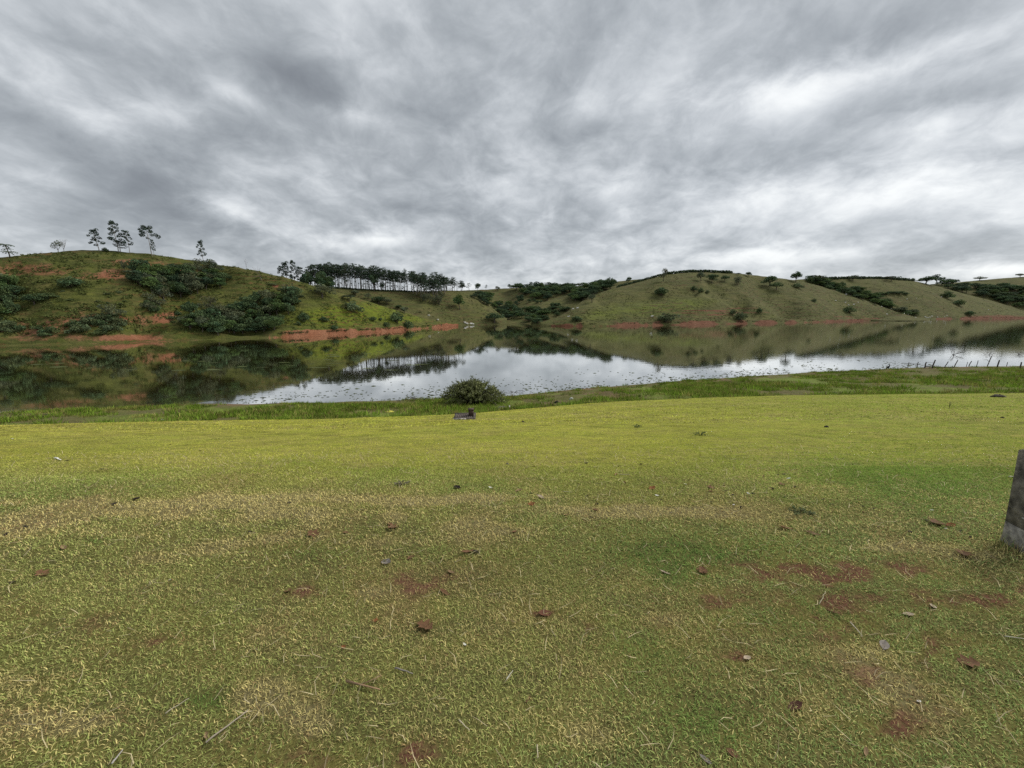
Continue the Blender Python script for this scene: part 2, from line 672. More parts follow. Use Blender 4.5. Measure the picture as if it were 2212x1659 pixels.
# colour fields of the lawn, in metres; the worn and dry spots sit where the photograph has them
SOIL_SPOTS = [(1880, 1270, 330, 60, .42), (1800, 1400, 380, 90, .30), (2050, 1500, 200, 120, .30), (180, 1370, 240, 60, .34), (760, 1260, 220, 40, .25), (780, 1640, 260, 40, .35), (1640, 1225, 75, 12, .95), (1890, 1235, 80, 20, 1.0), (1700, 1248, 60, 12, .7), (1790, 1225, 60, 10, .6), (2090, 1300, 90, 22, .6), (1960, 1290, 60, 12, .5),
              (2010, 1400, 24, 30, .45), (1590, 1420, 26, 9, 1.0), (1175, 1326, 22, 7, 1.0), (1255, 1465, 16, 16, 1.1), (1715, 1528, 22, 14, 1.0),
              (1935, 1565, 42, 28, .95), (700, 1640, 50, 20, .7), (880, 1620, 80, 30, .5), (120, 1330, 120, 26, .5), (650, 1275, 40, 12, .4),
              (350, 1385, 28, 8, .8), (500, 1265, 26, 8, .8), (880, 1265, 80, 20, .28), (1505, 1235, 30, 10, .7), (915, 1355, 26, 12, .6),
              (1800, 1330, 30, 26, .6), (1550, 1300, 50, 20, .5), (1890, 1470, 30, 30, .45), (1270, 1355, 14, 8, .7), (2190, 1270, 60, 20, .5)]
DRY_SPOTS = [(570, 1505, 56, 30, 1.3), (665, 1555, 44, 32, 1.2), (400, 1090, 330, 10, .9), (900, 1078, 260, 8, .9), (620, 1165, 240, 14, .7), (1380, 1105, 260, 9, .9), (1900, 1450, 90, 40, .5), (1000, 1560, 200, 40, .35), (1830, 1410, 70, 22, .8), (1930, 1500, 50, 40, .8), (1770, 1520, 40, 30, .7),
             (850, 1125, 26, 14, 1.0), (450, 1190, 60, 20, .7), (330, 1205, 60, 14, .7), (620, 1120, 140, 18, .6), (830, 1080, 140, 8, .9),
             (1250, 1100, 160, 10, .8), (1450, 1110, 160, 12, .7), (1020, 1140, 120, 20, .6), (300, 1110, 240, 12, .8), (80, 1140, 120, 16, .6),
             (1930, 1185, 90, 10, .8), (2100, 1200, 60, 8, .6), (120, 1560, 120, 20, .7), (1290, 1440, 60, 20, .4), (800, 1283, 26, 12, .8),
             (1430, 1340, 40, 12, .5), (540, 1360, 40, 20, .6), (1200, 1590, 140, 30, .35), (60, 1470, 90, 20, .6), (700, 1075, 300, 10, .6), (2040, 1560, 60, 60, .5)]
LUSH_SPOTS = [(450, 1515, 32, 16, 1.5), (1540, 1190, 150, 28, 1.3), (1480, 1245, 90, 26, .9), (1400, 1200, 90, 26, .6), (1350, 1400, 130, 70, .45), (1680, 1330, 90, 30, .7), (1560, 1560, 130, 60, .6), (1330, 1500, 50, 40, .4), (1500, 1560, 90, 60, .5),
              (1300, 1290, 160, 40, .4), (640, 1000, 90, 9, .7), (830, 1015, 100, 9, .5), (1700, 1020, 300, 40, .45), (2000, 1050, 220, 60, .6),
              (1750, 1380, 60, 12, .6), (210, 1170, 24, 5, 1.0), (650, 1195, 60, 14, .5), (1000, 1200, 160, 20, .3), (1800, 1330, 160, 60, .4), (1400, 1420, 120, 60, .3)]


def spot_field(x, y, spots):
    P = np.stack([x, y, lawn_z(x, y)], -1)
    px, py, z = project(P)
    f = np.zeros(len(x))
    ok = (z > 0.1)
    for (cx, cy, a, b, amp) in spots:
        r2 = ((px - cx) / (a * 1.15)) ** 2 + ((py - cy) / (b * 1.15)) ** 2
        f = f + np.where(ok, amp * np.exp(-r2), 0)
    return f


def lawn_fields(x, y):
    near = smooth(5.4, 2.3, y)
    n1 = fbm(x * 1.1, y * 1.1, 31, 4)
    n2 = fbm(x * 3.3 + 5, y * 3.3, 41, 4)
    n3 = fbm(x * 0.35, y * 0.6, 51, 4)
    n4 = fbm(x * 9.0, y * 14.0, 35, 3)
    soil = spot_field(x, y, SOIL_SPOTS) * (.35 + 1.3 * smooth(.35, .62, n4)) + (n2 - 0.5) * 0.9 * near + smooth(.62, .8, n1) * .35 * near
    dry = spot_field(x, y, DRY_SPOTS) * 1.25 * (.45 + 1.1 * smooth(.35, .65, fbm(x * 3.0, y * 7.0, 37, 3))) + (n1 - 0.5) * 1.2 * near + (n3 - .5) * 1.3 * (1 - near) + (n2 - .5) * .7
    lush = spot_field(x, y, LUSH_SPOTS) + (fbm(x * 0.8 + 9, y * 0.8, 61, 4) - 0.5) * 1.0 + .2 * smooth(0, 14, x)
    return np.clip(soil, 0, 1.2), np.clip(dry, 0, 1.2), np.clip(lush, 0, 1.2), near


def grid_faces(nr, nc):
    i = np.arange(nr - 1)[:, None] * nc + np.arange(nc - 1)[None, :]
    i = i.ravel()
    return np.stack([i, i + 1, i + nc + 1, i + nc], -1)


def build_near_ground():
    xs = np.sinh(np.linspace(-5.2, 5.2, 340)) * 0.95
    rows = np.concatenate([np.linspace(0, .42, 25)[:-1], np.linspace(.42, .60, 110)[:-1], np.linspace(.60, 1.0, 120)])
    # row parameter -> y, fine near the camera
    Emat = edgeY(xs)
    Y = []
    for r in rows:
        if r < .42:
            y = -14 + (0.6 + 14) * (r / .42)
            Y.append(np.full_like(xs, y))
        elif r < .60:
            Y.append(np.full_like(xs, 0.6 + (5.0 - 0.6) * (r - .42) / .18))
        else:
            u = (r - .60) / .40
            Y.append(5.0 + (Emat - 5.0) * u ** 1.5)
    Y = np.array(Y)
    X = np.tile(xs, (len(rows), 1))
    x, y = X.ravel(), Y.ravel()
    z = lawn_z(x, y)
    soil, dry, lush, near = lawn_fields(x, y)
    V = np.stack([x, y, z], -1)
    me = np_mesh('lawn', V, grid_faces(len(rows), len(xs)), M_LAWN, None, True, dict(soil=soil * .60, lush=lush * .55, thatch_shade=near, straw=dry))
    o = obj('lawn', me)
    tag(o, 'sloping mown lawn in the foreground with dry and worn patches', 'lawn', kind='structure')
    # shore strip
    xs2 = np.sinh(np.linspace(-4.6, 4.6, 420)) * 1.8
    t = np.concatenate([np.linspace(0, 1.1, 60), np.linspace(1.12, 2.6, 14)])
    E, S = edgeY(xs2), shoreY(xs2)
    Yb = E[None, :] + (np.maximum(S - E, 2.0))[None, :] * t[:, None]
    Xb = np.tile(xs2, (len(t), 1))
    x, y = Xb.ravel(), Yb.ravel()
    z = shore_z(x, y)
    tt = np.repeat(t, len(xs2))
    soil = smooth(.5, .72, fbm(x * .25, y * .3, 71, 4)) * .5 + smooth(.86, .98, tt) * .38
    lush = smooth(.42, .62, fbm(x * .3 + 4, y * .35, 81, 4)) * (1 - smooth(.7, .95, tt)) * .9
    V = np.stack([x, y, z], -1)
    me = np_mesh('shore', V, grid_faces(len(t), len(xs2)), M_SHORE, None, True, dict(soil=soil, lush=lush))
    o2 = obj('shore', me)
    tag(o2, 'strip of rough wet ground between lawn and lake', 'shore', kind='structure')
    return o, o2


build_near_ground()


def add_plane(name, mat, size, z, loc=(0, 0)):
    V = [(-size + loc[0], -size + loc[1], z), (size + loc[0], -size + loc[1], z), (size + loc[0], size + loc[1], z), (-size + loc[0], size + loc[1], z)]
    return obj(name, np_mesh(name, V, [(0, 1, 2, 3)], mat))


lake = obj('water', np_mesh('water', [(-1500, 8, 0), (1500, 8, 0), (1500, 1800, 0), (-1500, 1800, 0)], [(0, 1, 2, 3)], M_WATER))
tag(lake, 'calm lake reflecting hills and grey sky', 'lake', kind='structure')
bed = add_plane('ground', M_SHORE, 2600, -3.5, (0, 600))
tag(bed, 'ground far around the lake', 'ground', kind='structure')


# ------------------------------------------------------------------ hills
def col_interp(cols, key, px):
    xs = np.array([c[0] for c in cols], float)
    ys = np.array([c[key] for c in cols], float)
    # smooth monotone-ish interpolation: average of shifted linear interpolations
    w = 14.0
    acc = 0
    for k, g in ((-1, .25), (-.5, .25), (0, 0.0), (.5, .25), (1, .25)):
        acc = acc + g * np.interp(px + k * w, xs, ys)
    return acc


HILLS = {}


def build_hill(name, cols, bank_h, bank_rng, mat, label, soil_spots=(), lush_lit_spots=(), gullies=(), conv=1.7, step=3.0, rows=110, seed=1,
               rough=0.5, back=90, base_soil=0.0, floor_z=-1.6, terr=0.0):
    """cols: (px, shoreY, crest_py, crestY). A lofted slope from the water's edge to the crest and down the far side."""
    px = np.arange(cols[0][0], cols[-1][0] + step, step, dtype=float)
    sY = col_interp(cols, 1, px)
    cpy = col_interp(cols, 2, px)
    cYv = col_interp(cols, 3, px)
    n = len(px)
    sp = np.zeros((n, 3))
    cp = np.zeros((n, 3))
    for i in range(n):
        d = ray(px[i], cpy[i])
        t = cYv[i] / d.y
        cp[i] = tuple(CAM + d * t)
        # shore point straight down the same column
        d2 = ray(px[i], HY + FP * CAM_H / sY[i])
        t2 = sY[i] / d2.y
        q = CAM + d2 * t2
        sp[i] = (q.x, q.y, 0)
    bh = bank_h * (0.75 + 0.5 * fbm(px * 0.03, px * 0 + seed, seed + 3, 3)) * smooth(bank_rng[0] - 40, bank_rng[0] + 20, px) * smooth(bank_rng[1] + 40, bank_rng[1] - 20, px) + 0.25
    s_up = np.concatenate([np.linspace(-0.08, 0, 4)[:-1], np.linspace(0, .035, 7)[:-1], np.linspace(.035, 1, rows)])
    s_back = np.linspace(0, 1, 26)[1:]
    R = []
    for s in s_up:
        P = sp + (cp - sp) * s
        zc = np.maximum(cp[:, 2], bh * 1.02)
        if s <= 0:
            z = floor_z * (-s / 0.08)
            z = np.full(n, z)
        elif s < .035:
            z = bh * (s / .035) ** 0.7
        else:
            q = (s - .035) / (1 - .035)
            prof = 1 - (1 - q) ** conv
            prof = 0.75 * prof + 0.25 * q
            z = bh + (zc - bh) * prof
        P = P.copy()
        P[:, 2] = z
        R.append(P)
    zc = np.maximum(cp[:, 2], bh * 1.02)
    dirv = (cp - sp)
    dirv[:, 2] = 0
    dirv /= np.maximum(np.linalg.norm(dirv, axis=1), 1e-3)[:, None]
    for s in s_back:
        P = cp + dirv * (s * back)
        P[:, 2] = zc * (1 - smooth(0, 1, s) * 0.92) if True else zc
        R.append(P)
    R = np.array(R)
    nr = R.shape[0]
    s_all = np.concatenate([s_up, 1 + s_back])
    S = np.repeat(s_all[:, None], n, 1)
    X, Yy, Z = R[..., 0], R[..., 1], R[..., 2]
    env = smooth(0.03, 0.2, S) * smooth(1.0, .86, S)
    # gullies: a crease that follows a line in the frame, sunk into the slope
    pxg, pyg, _ = project(R.reshape(-1, 3))
    pxg, pyg = pxg.reshape(nr, n), pyg.reshape(nr, n)
    dz = np.zeros_like(Z)
    for (x0, y0, x1, y1, wpx, depth) in gullies:
        dx, dy = x1 - x0, y1 - y0
        L2 = dx * dx + dy * dy
        t = np.clip(((pxg - x0) * dx + (pyg - y0) * dy) / L2, 0, 1)
        dd = np.hypot(pxg - x0 - t * dx, pyg - y0 - t * dy)
        dz += -depth * np.exp(-(dd / wpx) ** 2) * np.where(S > 1, 0, 1)
    Z = Z + dz * smooth(0.03, 0.15, S) * smooth(1.0, .8, S)
    sc = 0.035
    Z = Z + (fbm(X * sc, Yy * sc, seed, 4) - .5) * 3.2 * rough * env
    Z = Z + (fbm(X * .22, Yy * .22, seed + 9, 4) - .5) * 0.9 * rough * smooth(0.02, .08, S)
    # bank face is gouged
    bankf = np.exp(-((S - .03) / .03) ** 2)
    Z = Z + (fbm(X * .6, Yy * .6, seed + 19, 4) - .5) * 0.9 * bankf * np.minimum(bh, 1.5)[None, :]
    if terr:
        Z = Z + terr * (np.abs(((Z * 0.8 + fbm(X * .06, Yy * .06, seed + 5, 3) * 3) % 1.0) - .5) - .25) * env
    V = np.stack([X, Yy, Z], -1).reshape(-1, 3)
    # masks
    soil = np.zeros(V.shape[0]) + base_soil
    lush = np.zeros(V.shape[0])
    pxv, pyv, _ = project(V)
    Sf = S.ravel()
    front = Sf <= 1.02
    for (cx, cy, a, b, amp) in soil_spots:
        soil += np.where(front, amp * np.exp(-((pxv - cx) / a) ** 2 - ((pyv - cy) / b) ** 2), 0)
    for (cx, cy, a, b, amp) in lush_lit_spots:
        lush += np.where(front, amp * np.exp(-((pxv - cx) / a) ** 2 - ((pyv - cy) / b) ** 2), 0)
    onbank = (np.repeat(bh[None, :], nr, 0).ravel() > 0.6)
    bv = np.repeat((fbm(px * .045, px * 0 + 7.7, seed + 31, 4))[None, :], nr, 0).ravel()
    soil += np.where(onbank, (.50 + 2.2 * (bv - .45)) * smooth(.058, .036, Sf) , 0)
    soil += 0.25 * smooth(0.02, 0.0, Sf)
    F = grid_faces(nr, n)
    me = np_mesh(name, V, F, mat, None, True, dict(soil=soil, lush=lush))
    o = obj('hill', me)
    tag(o, label, 'hill', kind='structure')
    HILLS[name] = BVHTree.FromPolygons([tuple(v) for v in V], [tuple(f) for f in F])
    return o


def sy(py):
    d = ray(CX, py)
    return d.y * (-CAM_H / d.z)


L_CR = [(-700, 566), (-300, 557), (-100, 556), (0, 555), (60, 549), (120, 544.5), (200, 541), (270, 543.5), (340, 550.5), (400, 559), (460, 569.5),
        (520, 579.5), (560, 587), (600, 596), (640, 606), (680, 617), (720, 629), (760, 641), (800, 653), (840, 665), (880, 677), (920, 689), (960, 699), (990, 703)]
_cy = lambda x: np.interp(x, [-700, 0, 200, 460, 640, 720, 800, 880, 960, 990], [116, 119, 134, 149, 152, 158, 168, 186, 208, 225])
_sy = lambda x: sy(np.interp(x, [-700, 0, 200, 300, 450, 600, 753, 857, 935, 990], [752, 748, 743, 739.5, 734, 729.5, 721, 715, 708, 702.5]))
build_hill('hill_left', [(x, min(_sy(x), _cy(x) - 6), y, _cy(x)) for x, y in L_CR], 1.35, (600, 985), M_HILL_NEAR,
           'steep green pasture hill with red earth scars left of the lake',
           soil_spots=[(90, 588, 150, 17, .52), (40, 573, 90, 12, .36), (330, 576, 70, 13, .55), (400, 588, 60, 9, .5), (240, 660, 200, 14, .22), (120, 700, 200, 22, .30), (230, 600, 60, 8, .4), (240, 592, 24, 8, .55), (270, 565, 40, 8, .4),
                       (352, 688, 24, 13, .95), (375, 678, 20, 6, .4), (200, 690, 90, 20, .36), (60, 715, 90, 16, .30), (290, 731, 95, 9, .85), (130, 728, 90, 9, .22), (30, 735, 70, 8, .25),
                       (595, 618, 8, 4, 1.0), (280, 690, 40, 12, .4), (720, 716, 60, 4, .5)],
           lush_lit_spots=[(410, 665, 40, 22, .6), (560, 610, 60, 20, .3), (700, 690, 140, 30, .7), (800, 670, 90, 20, .6), (200, 640, 150, 18, .35), (360, 712, 40, 12, .5), (880, 690, 50, 8, .6)],
           gullies=[(470, 590, 380, 625, 46, 4.0), (380, 625, 310, 690, 34, 4.5), (310, 690, 300, 725, 30, 2.0), (20, 610, 40, 690, 50, 3.0), (590, 640, 520, 700, 60, 3.0)],
           conv=1.6, step=2.6, rows=150, seed=3, rough=0.9, terr=0.22)

M_COLS = [(540, 175, 604, 215), (620, 180, 613, 220), (680, 185, 617.5, 224), (720, 188, 620, 228), (780, 195, 624.5, 234), (840, 200, 627, 240), (900, 208, 629, 248),
          (950, 220, 628, 258), (985, 228, 626.5, 266), (1010, 232, 634, 270), (1030, 235, 643, 272), (1050, 238, 654, 274), (1065, 240, 665, 276), (1080, 244, 680, 274), (1095, 247, 692, 270)]
build_hill('hill_ridge', M_COLS, 0.3, (900, 1000), M_HILL_FAR, 'middle pasture ridge that carries the eucalyptus plantation',
           soil_spots=[(950, 668, 40, 5, .3)], lush_lit_spots=[(1020, 680, 60, 12, .4)], conv=1.5, step=2.5, rows=80, seed=23, rough=0.5)

V_COLS = [(900, 290, 634, 400), (960, 290, 629, 410), (1010, 290, 627, 420), (1060, 290, 625, 425), (1110, 290, 622, 430), (1160, 290, 619, 430), (1210, 290, 620, 425), (1260, 290, 617, 420), (1310, 290, 611, 420), (1350, 290, 606, 420), (1420, 290, 600, 430)]
build_hill('hill_valley', V_COLS, 0.2, (0, 1), M_HILL_FAR, 'wooded valley head behind the lake between the hills', conv=1.25, step=3, rows=80, seed=33, rough=0.8,
           gullies=[(1090, 640, 1100, 690, 30, 6)])
V2_COLS = [(1085, 262, 694, 275), (1110, 260, 684, 292), (1135, 258, 668, 310), (1180, 256, 651, 325), (1227, 254, 636, 335), (1260, 252, 627, 340), (1300, 250, 621, 345), (1340, 250, 616, 350)]
build_hill('hill_spur', V2_COLS, 0.2, (0, 1), M_HILL_FAR, 'small grassy spur running down into the valley head', conv=1.4, step=3, rows=60, seed=43, rough=0.5)

A_CR = [(1150, 697, 222), (1183, 694, 228), (1210, 683, 240), (1230, 671, 252), (1253, 652, 270), (1287, 636, 295), (1323, 623, 318), (1375, 610, 342), (1400, 603, 350), (1430, 594, 358), (1480, 588, 368),
        (1530, 588, 378), (1580, 589, 388), (1620, 593.5, 396), (1660, 598, 402), (1700, 603, 408), (1733, 608, 412), (1793, 624, 405), (1865, 647, 392), (1936, 674, 388), (1980, 685, 395), (2010, 688.5, 402)]
_as = lambda x: sy(np.interp(x, [1150, 1200, 1300, 1400, 1550, 1700, 1865, 1936, 1980, 2010], [704, 704.8, 705.3, 703.5, 700.5, 698, 693.5, 691, 689.8, 689.3]))
build_hill('hill_right', [(x, _as(x), y, c) for x, y, c in A_CR], 1.35, (1210, 1930), M_HILL_FAR, 'broad pasture hill with red earth bank on the right far shore',
           soil_spots=[(1530, 671, 70, 1.6, 1.0), (1600, 666, 50, 1.4, .9), (1480, 676, 50, 1.6, .8), (1610, 675, 60, 1.5, .9), (1540, 680, 60, 1.5, .8), (1840, 684, 80, 2.5, .5), (1900, 688, 50, 2, .6)],
           lush_lit_spots=[(1400, 668, 130, 20, .75), (1500, 650, 70, 10, .5), (1290, 685, 60, 12, .5), (1700, 684, 120, 8, .35)],  # the knoll's lit face is painted in as brighter green grass
           gullies=[(1640, 620, 1700, 660, 24, 6.5), (1700, 660, 1740, 690, 20, 4.0), (1300, 648, 1500, 630, 12, 4.0), (1540, 622, 1600, 650, 16, 5.0), (1600, 650, 1630, 688, 16, 4.0), (1800, 650, 1860, 685, 16, 3.0)], conv=1.45, step=2.6, rows=120, seed=53, rough=0.8, terr=0.2)

C_COLS = [(1640, 380, 612, 470), (1700, 390, 606, 485), (1740, 395, 602.5, 495), (1830, 400, 600.5, 515), (1900, 402, 601, 530), (1950, 405, 603, 540), (1985, 408, 609, 545), (2030, 415, 620, 548), (2066, 422, 630, 550),
          (2140, 440, 649, 552), (2212, 470, 669, 560), (2260, 490, 680, 570), (2300, 510, 686, 580)]
build_hill('hill_far', C_COLS, 1.3, (2040, 2260), M_HILL_FAR, 'far pasture hill with dark crest rows at the right end of the lake',
           soil_spots=[(2150, 683, 90, 4, .7), (1990, 645, 70, 2, .3)], gullies=[(1760, 612, 1960, 680, 20, 6)], conv=1.4, step=3, rows=90, seed=63, rough=0.8)
D_COLS = [(1900, 480, 622, 640), (1960, 490, 618, 650), (2010, 495, 614, 655), (2060, 500, 610.5, 660), (2130, 510, 604, 665), (2212, 520, 597.5, 670), (2400, 540, 588, 680), (2700, 560, 600, 700), (3000, 560, 620, 720)]
build_hill('hill_farthest', D_COLS, 0.3, (0, 1), M_HILL_FAR, 'farthest hill at the right edge with a wooded lower slope', conv=1.4, step=4, rows=70, seed=73, rough=0.8)

ALL_ORDER = ['hill_left', 'hill_ridge', 'hill_spur', 'hill_right', 'hill_valley', 'hill_far', 'hill_farthest']


def hill_hit(px, py, only=None, down=14):
    """first hill point seen at this place of the frame; slides down to the crest when the ray passes over it"""
    k = 0.0
    while k <= down:
        d = ray(px, py + k).normalized()
        best, bd = None, 1e9
        for nm in ([only] if only else ALL_ORDER):
            h = HILLS[nm].ray_cast(CAM, d)
            if h[0] is not None and h[3] < bd:
                best, bd = h[0], h[3]
        if best is not None and best.z > -0.3:
            return best
        k += 0.7
    return None


def hill_down(x, y):
    best = -1e9
    for b in HILLS.values():
        h = b.ray_cast(Vector((x, y, 300)), Vector((0, 0, -1)))
        if h[0] is not None:
            best = max(best, h[0].z)
    return best


def mpp(p):
    return (p - CAM).dot(FW) / FP


# ------------------------------------------------------------------ trees
def leaf_tris(C, size, rnd, flat=0.0, droop=0.0):
    """one triangle-ish leaf spray per centre"""
    n = len(C)
    a = rnd.normal(size=(n, 3))
    a[:, 2] *= (1 - flat)
    a /= np.maximum(np.linalg.norm(a, axis=1), 1e-6)[:, None]
    b = rnd.normal(size=(n, 3))
    b[:, 2] *= (1 - flat)
    b -= a * np.sum(a * b, 1)[:, None]
    b /= np.maximum(np.linalg.norm(b, axis=1), 1e-6)[:, None]
    s = (size * rnd.uniform(.6, 1.4, n))[:, None]
    v0 = C - a * s * .6
    v1 = C + b * s * .42
    v2 = C + a * s * .7
    v3 = C - b * s * .42
    V = np.stack([v0, v1, v2, v3], 1).reshape(-1, 3)
    i = np.arange(n)[:, None] * 4
    F = np.concatenate([i, i + 1, i + 2, i + 3], 1)
    return V, F


def clump_pts(c, r, n, rnd, flat=0.7, shell=0.5):
    d = rnd.normal(size=(n, 3))
    d /= np.linalg.norm(d, axis=1)[:, None]
    rad = rnd.uniform(0, 1, n) ** (1 / 3) * (1 - shell) + shell * rnd.uniform(.75, 1.08, n)
    q = d * rad[:, None] * r
    q[:, 2] *= flat
    return q + np.array(c)


def crown_mesh(name, clumps, leaf, per, col, seed, flat=.7, var=.35, leafflat=0.2):
    rnd = np.random.default_rng(seed)
    mb = MB()
    for (c, r) in clumps:
        n = max(12, int(per * r * r))
        P = clump_pts(c, r, n, rnd, flat)
        V, F = leaf_tris(P, leaf, rnd, leafflat)
        k = rnd.uniform(1 - var, 1 + var)
        hue = rnd.uniform(-.12, .12)
        cc = np.array(col) * k * np.array([1 + hue, 1, 1 - hue])
        cv = np.repeat(rnd.uniform(.75, 1.3, n), 4)[:, None] * cc[None, :]
        mb.add(V, F, cv)
    return mb.mesh(name, M_LEAF)


def limb(mb, a, b, r0, r1, rnd, sag=0.1, sides=5, col=(.10, .08, .06), n=4):
    a, b = np.array(a, float), np.array(b, float)
    L = np.linalg.norm(b - a)
    pts, rad = [], []
    off = rnd.normal(size=3) * sag * L
    for i in range(n + 1):
        t = i / n
        pts.append(a + (b - a) * t + off * math.sin(PI * t) * .6)
        rad.append(r0 + (r1 - r0) * t)
    mb.tube(pts, rad, sides, col)


KIND = {}


def k_broad(seed, dense=1.0, col=(.032, .050, .024), h=6.0, w=6.0):
    rnd = np.random.default_rng(seed)
    mb = MB()
    th = h * rnd.uniform(.22, .34)
    bark = (.085, .072, .058)
    lean = rnd.normal(0, .25, 2)
    limb(mb, (0, 0, -.5), (lean[0], lean[1], th), .22, .16, rnd, .04, 6, bark)
    clumps = []
    n = rnd.integers(9, 14)
    for i in range(n):
        t = 2 * PI * i / n + rnd.uniform(-.4, .4)
        e = rnd.uniform(0.0, 1.0)
        rr = w / 2 * rnd.uniform(.45, .80) * math.sqrt(max(1 - (e * .75) ** 2, .1))
        z = h * (.40 + .42 * e) + rnd.uniform(-.2, .2)
        c = (lean[0] + rr * math.cos(t), lean[1] + rr * math.sin(t), z)
        clumps.append((c, w * rnd.uniform(.16, .25)))
    clumps.append(((lean[0], lean[1], h * .82), w * .22))
    clumps.append(((lean[0], lean[1], h * .55), w * .26))
    for c, r in clumps[::2]:
        limb(mb, (lean[0], lean[1], th * .9), c, .09, .03, rnd, .12, 4, bark)
    return mb.mesh('trunk', M_BARK), crown_mesh('crown', clumps, .36, 72 * dense, col, seed + 1), h, w


def k_umbrella(seed):
    rnd = np.random.default_rng(seed)
    h, w = 6.0, 9.0
    mb = MB()
    bark = (.07, .06, .05)
    limb(mb, (0, 0, -.5), (.2, 0, 2.6), .26, .18, rnd, .05, 6, bark)
    clumps = []
    for i in range(12):
        t = 2 * PI * i / 12 + rnd.uniform(-.3, .3)
        rr = w / 2 * rnd.uniform(.25, .85)
        c = (rr * math.cos(t), rr * math.sin(t), h * (.80 - .16 * (rr / (w / 2)) ** 2) + rnd.uniform(-.3, .2))
        clumps.append((c, 1.25 * rnd.uniform(.7, 1.1)))
        limb(mb, (.2, 0, 2.4), c, .10, .03, rnd, .15, 4, bark)
    return mb.mesh('trunk', M_BARK), crown_mesh('crown', clumps, .34, 80, (.036, .046, .026), seed + 1, flat=.45), h, w


def k_bush(seed, col=(.038, .054, .024)):
    rnd = np.random.default_rng(seed)
    h, w = 3.0, 5.0
    mb = MB()
    bark = (.08, .065, .05)
    clumps = []
    for i in range(11):
        t = 2 * PI * i / 11 + rnd.uniform(-.4, .4)
        rr = w / 2 * rnd.uniform(.2, .72)
        c = (rr * math.cos(t), rr * math.sin(t), h * rnd.uniform(.22, .68) * (1 - .35 * rr / (w / 2)))
        clumps.append((c, w * rnd.uniform(.13, .2)))
        limb(mb, (0, 0, -.3), c, .06, .02, rnd, .1, 4, bark, 3)
    clumps.append(((0, 0, h * .66), .9))
    return mb.mesh('stem', M_BARK), crown_mesh('crown', clumps, .30, 100, col, seed + 1, flat=.75), h, w


def k_euc(seed, h=15.0, lone=False):
    """tall eucalyptus: pale straight trunk, clumps of foliage hung from rising branches"""
    rnd = np.random.default_rng(seed)
    mb = MB()
    bark = (.20, .18, .155) if not lone else (.26, .235, .21)
    lean = rnd.normal(0, .35 if not lone else .7)
    w = 4.2 if not lone else 5.2

    def ax(z):
        return np.array([lean * (z / h) ** 1.6, .2 * math.sin(z * .4 + seed), z])
    zs = np.linspace(-.6, h * .94, 9)
    mb.tube([ax(max(z, 0)) if z > 0 else (0, 0, z) for z in zs], np.linspace(.17, .035, 9), 6, bark)
    clumps = []
    z0 = h * (rnd.uniform(.42, .58) if not lone else rnd.uniform(.28, .5))
    flat_top = lone and seed % 37 == (100 + 37 * 3 + sum(map(ord, 'loneeuc')) * 7) % 37 and (seed - 100 - sum(map(ord, 'loneeuc')) * 7) == 111
    if flat_top:
        z0 = h * .62
    nb = rnd.integers(13, 18) if not lone else rnd.integers(17, 23)
    for i in range(nb):
        e = (i + .5) / nb
        z = z0 + (h - z0) * e
        rr = w / 2 * (1.05 - .55 * e) * (rnd.uniform(.45, 1.0) if not flat_top else rnd.uniform(.7, 1.15))
        t = i * 2.4 + rnd.uniform(-.5, .5)
        p0 = ax(z * .93)
        c = ax(z) + np.array([rr * math.cos(t), rr * math.sin(t), rnd.uniform(-.1, .5)])
        limb(mb, p0, c, .045, .015, rnd, .12, 4, bark, 3)
        clumps.append((c, rnd.uniform(.62, 1.05) * (1.0 if not lone else .86)))
    clumps.append((ax(h * .96), .75))
    if not lone:
        for i in range(3):
            z = h * rnd.uniform(.12, .4)
            t = rnd.uniform(0, 6.28)
            c = ax(z) + np.array([.9 * math.cos(t), .9 * math.sin(t), .4])
            limb(mb, ax(z), c, .03, .012, rnd, .1, 4, bark, 2)
            if rnd.random() < .6:
                clumps.append((c, .4))
    return mb.mesh('trunk', M_BARK), crown_mesh('crown', clumps, .38, 44 if not lone else 90, (.020, .030, .019) if lone else (.023, .034, .021), seed + 1, flat=.62 if not lone else .85, leafflat=.1), h, w


def k_bare(seed, h=7.0, spread=1.0):
    """leafless tree: repeated forking"""
    rnd = np.random.default_rng(seed)
    mb = MB()
    bark = (.17, .15, .135)

    def grow(p, d, L, r, lev):
        q = p + d * L
        limb(mb, p, q, r, r * .62, rnd, .07, 5 if lev < 2 else 3, bark, 3 if lev < 3 else 2)
        if lev >= 5:
            return
        k = 2 if lev < 4 else 3
        for i in range(k + (lev == 0)):
            nd = d + rnd.normal(size=3) * (.42 * spread)
            nd[2] += .12
            nd /= np.linalg.norm(nd)
            grow(q, nd, L * rnd.uniform(.62, .86), r * .6, lev + 1)
    grow(np.array((0, 0, -.4)), np.array((0.05, 0, 1.0)), h * .27, .13, 0)
    me = mb.mesh('branches', M_BARK)
    return me, None, h, h * .8 * spread


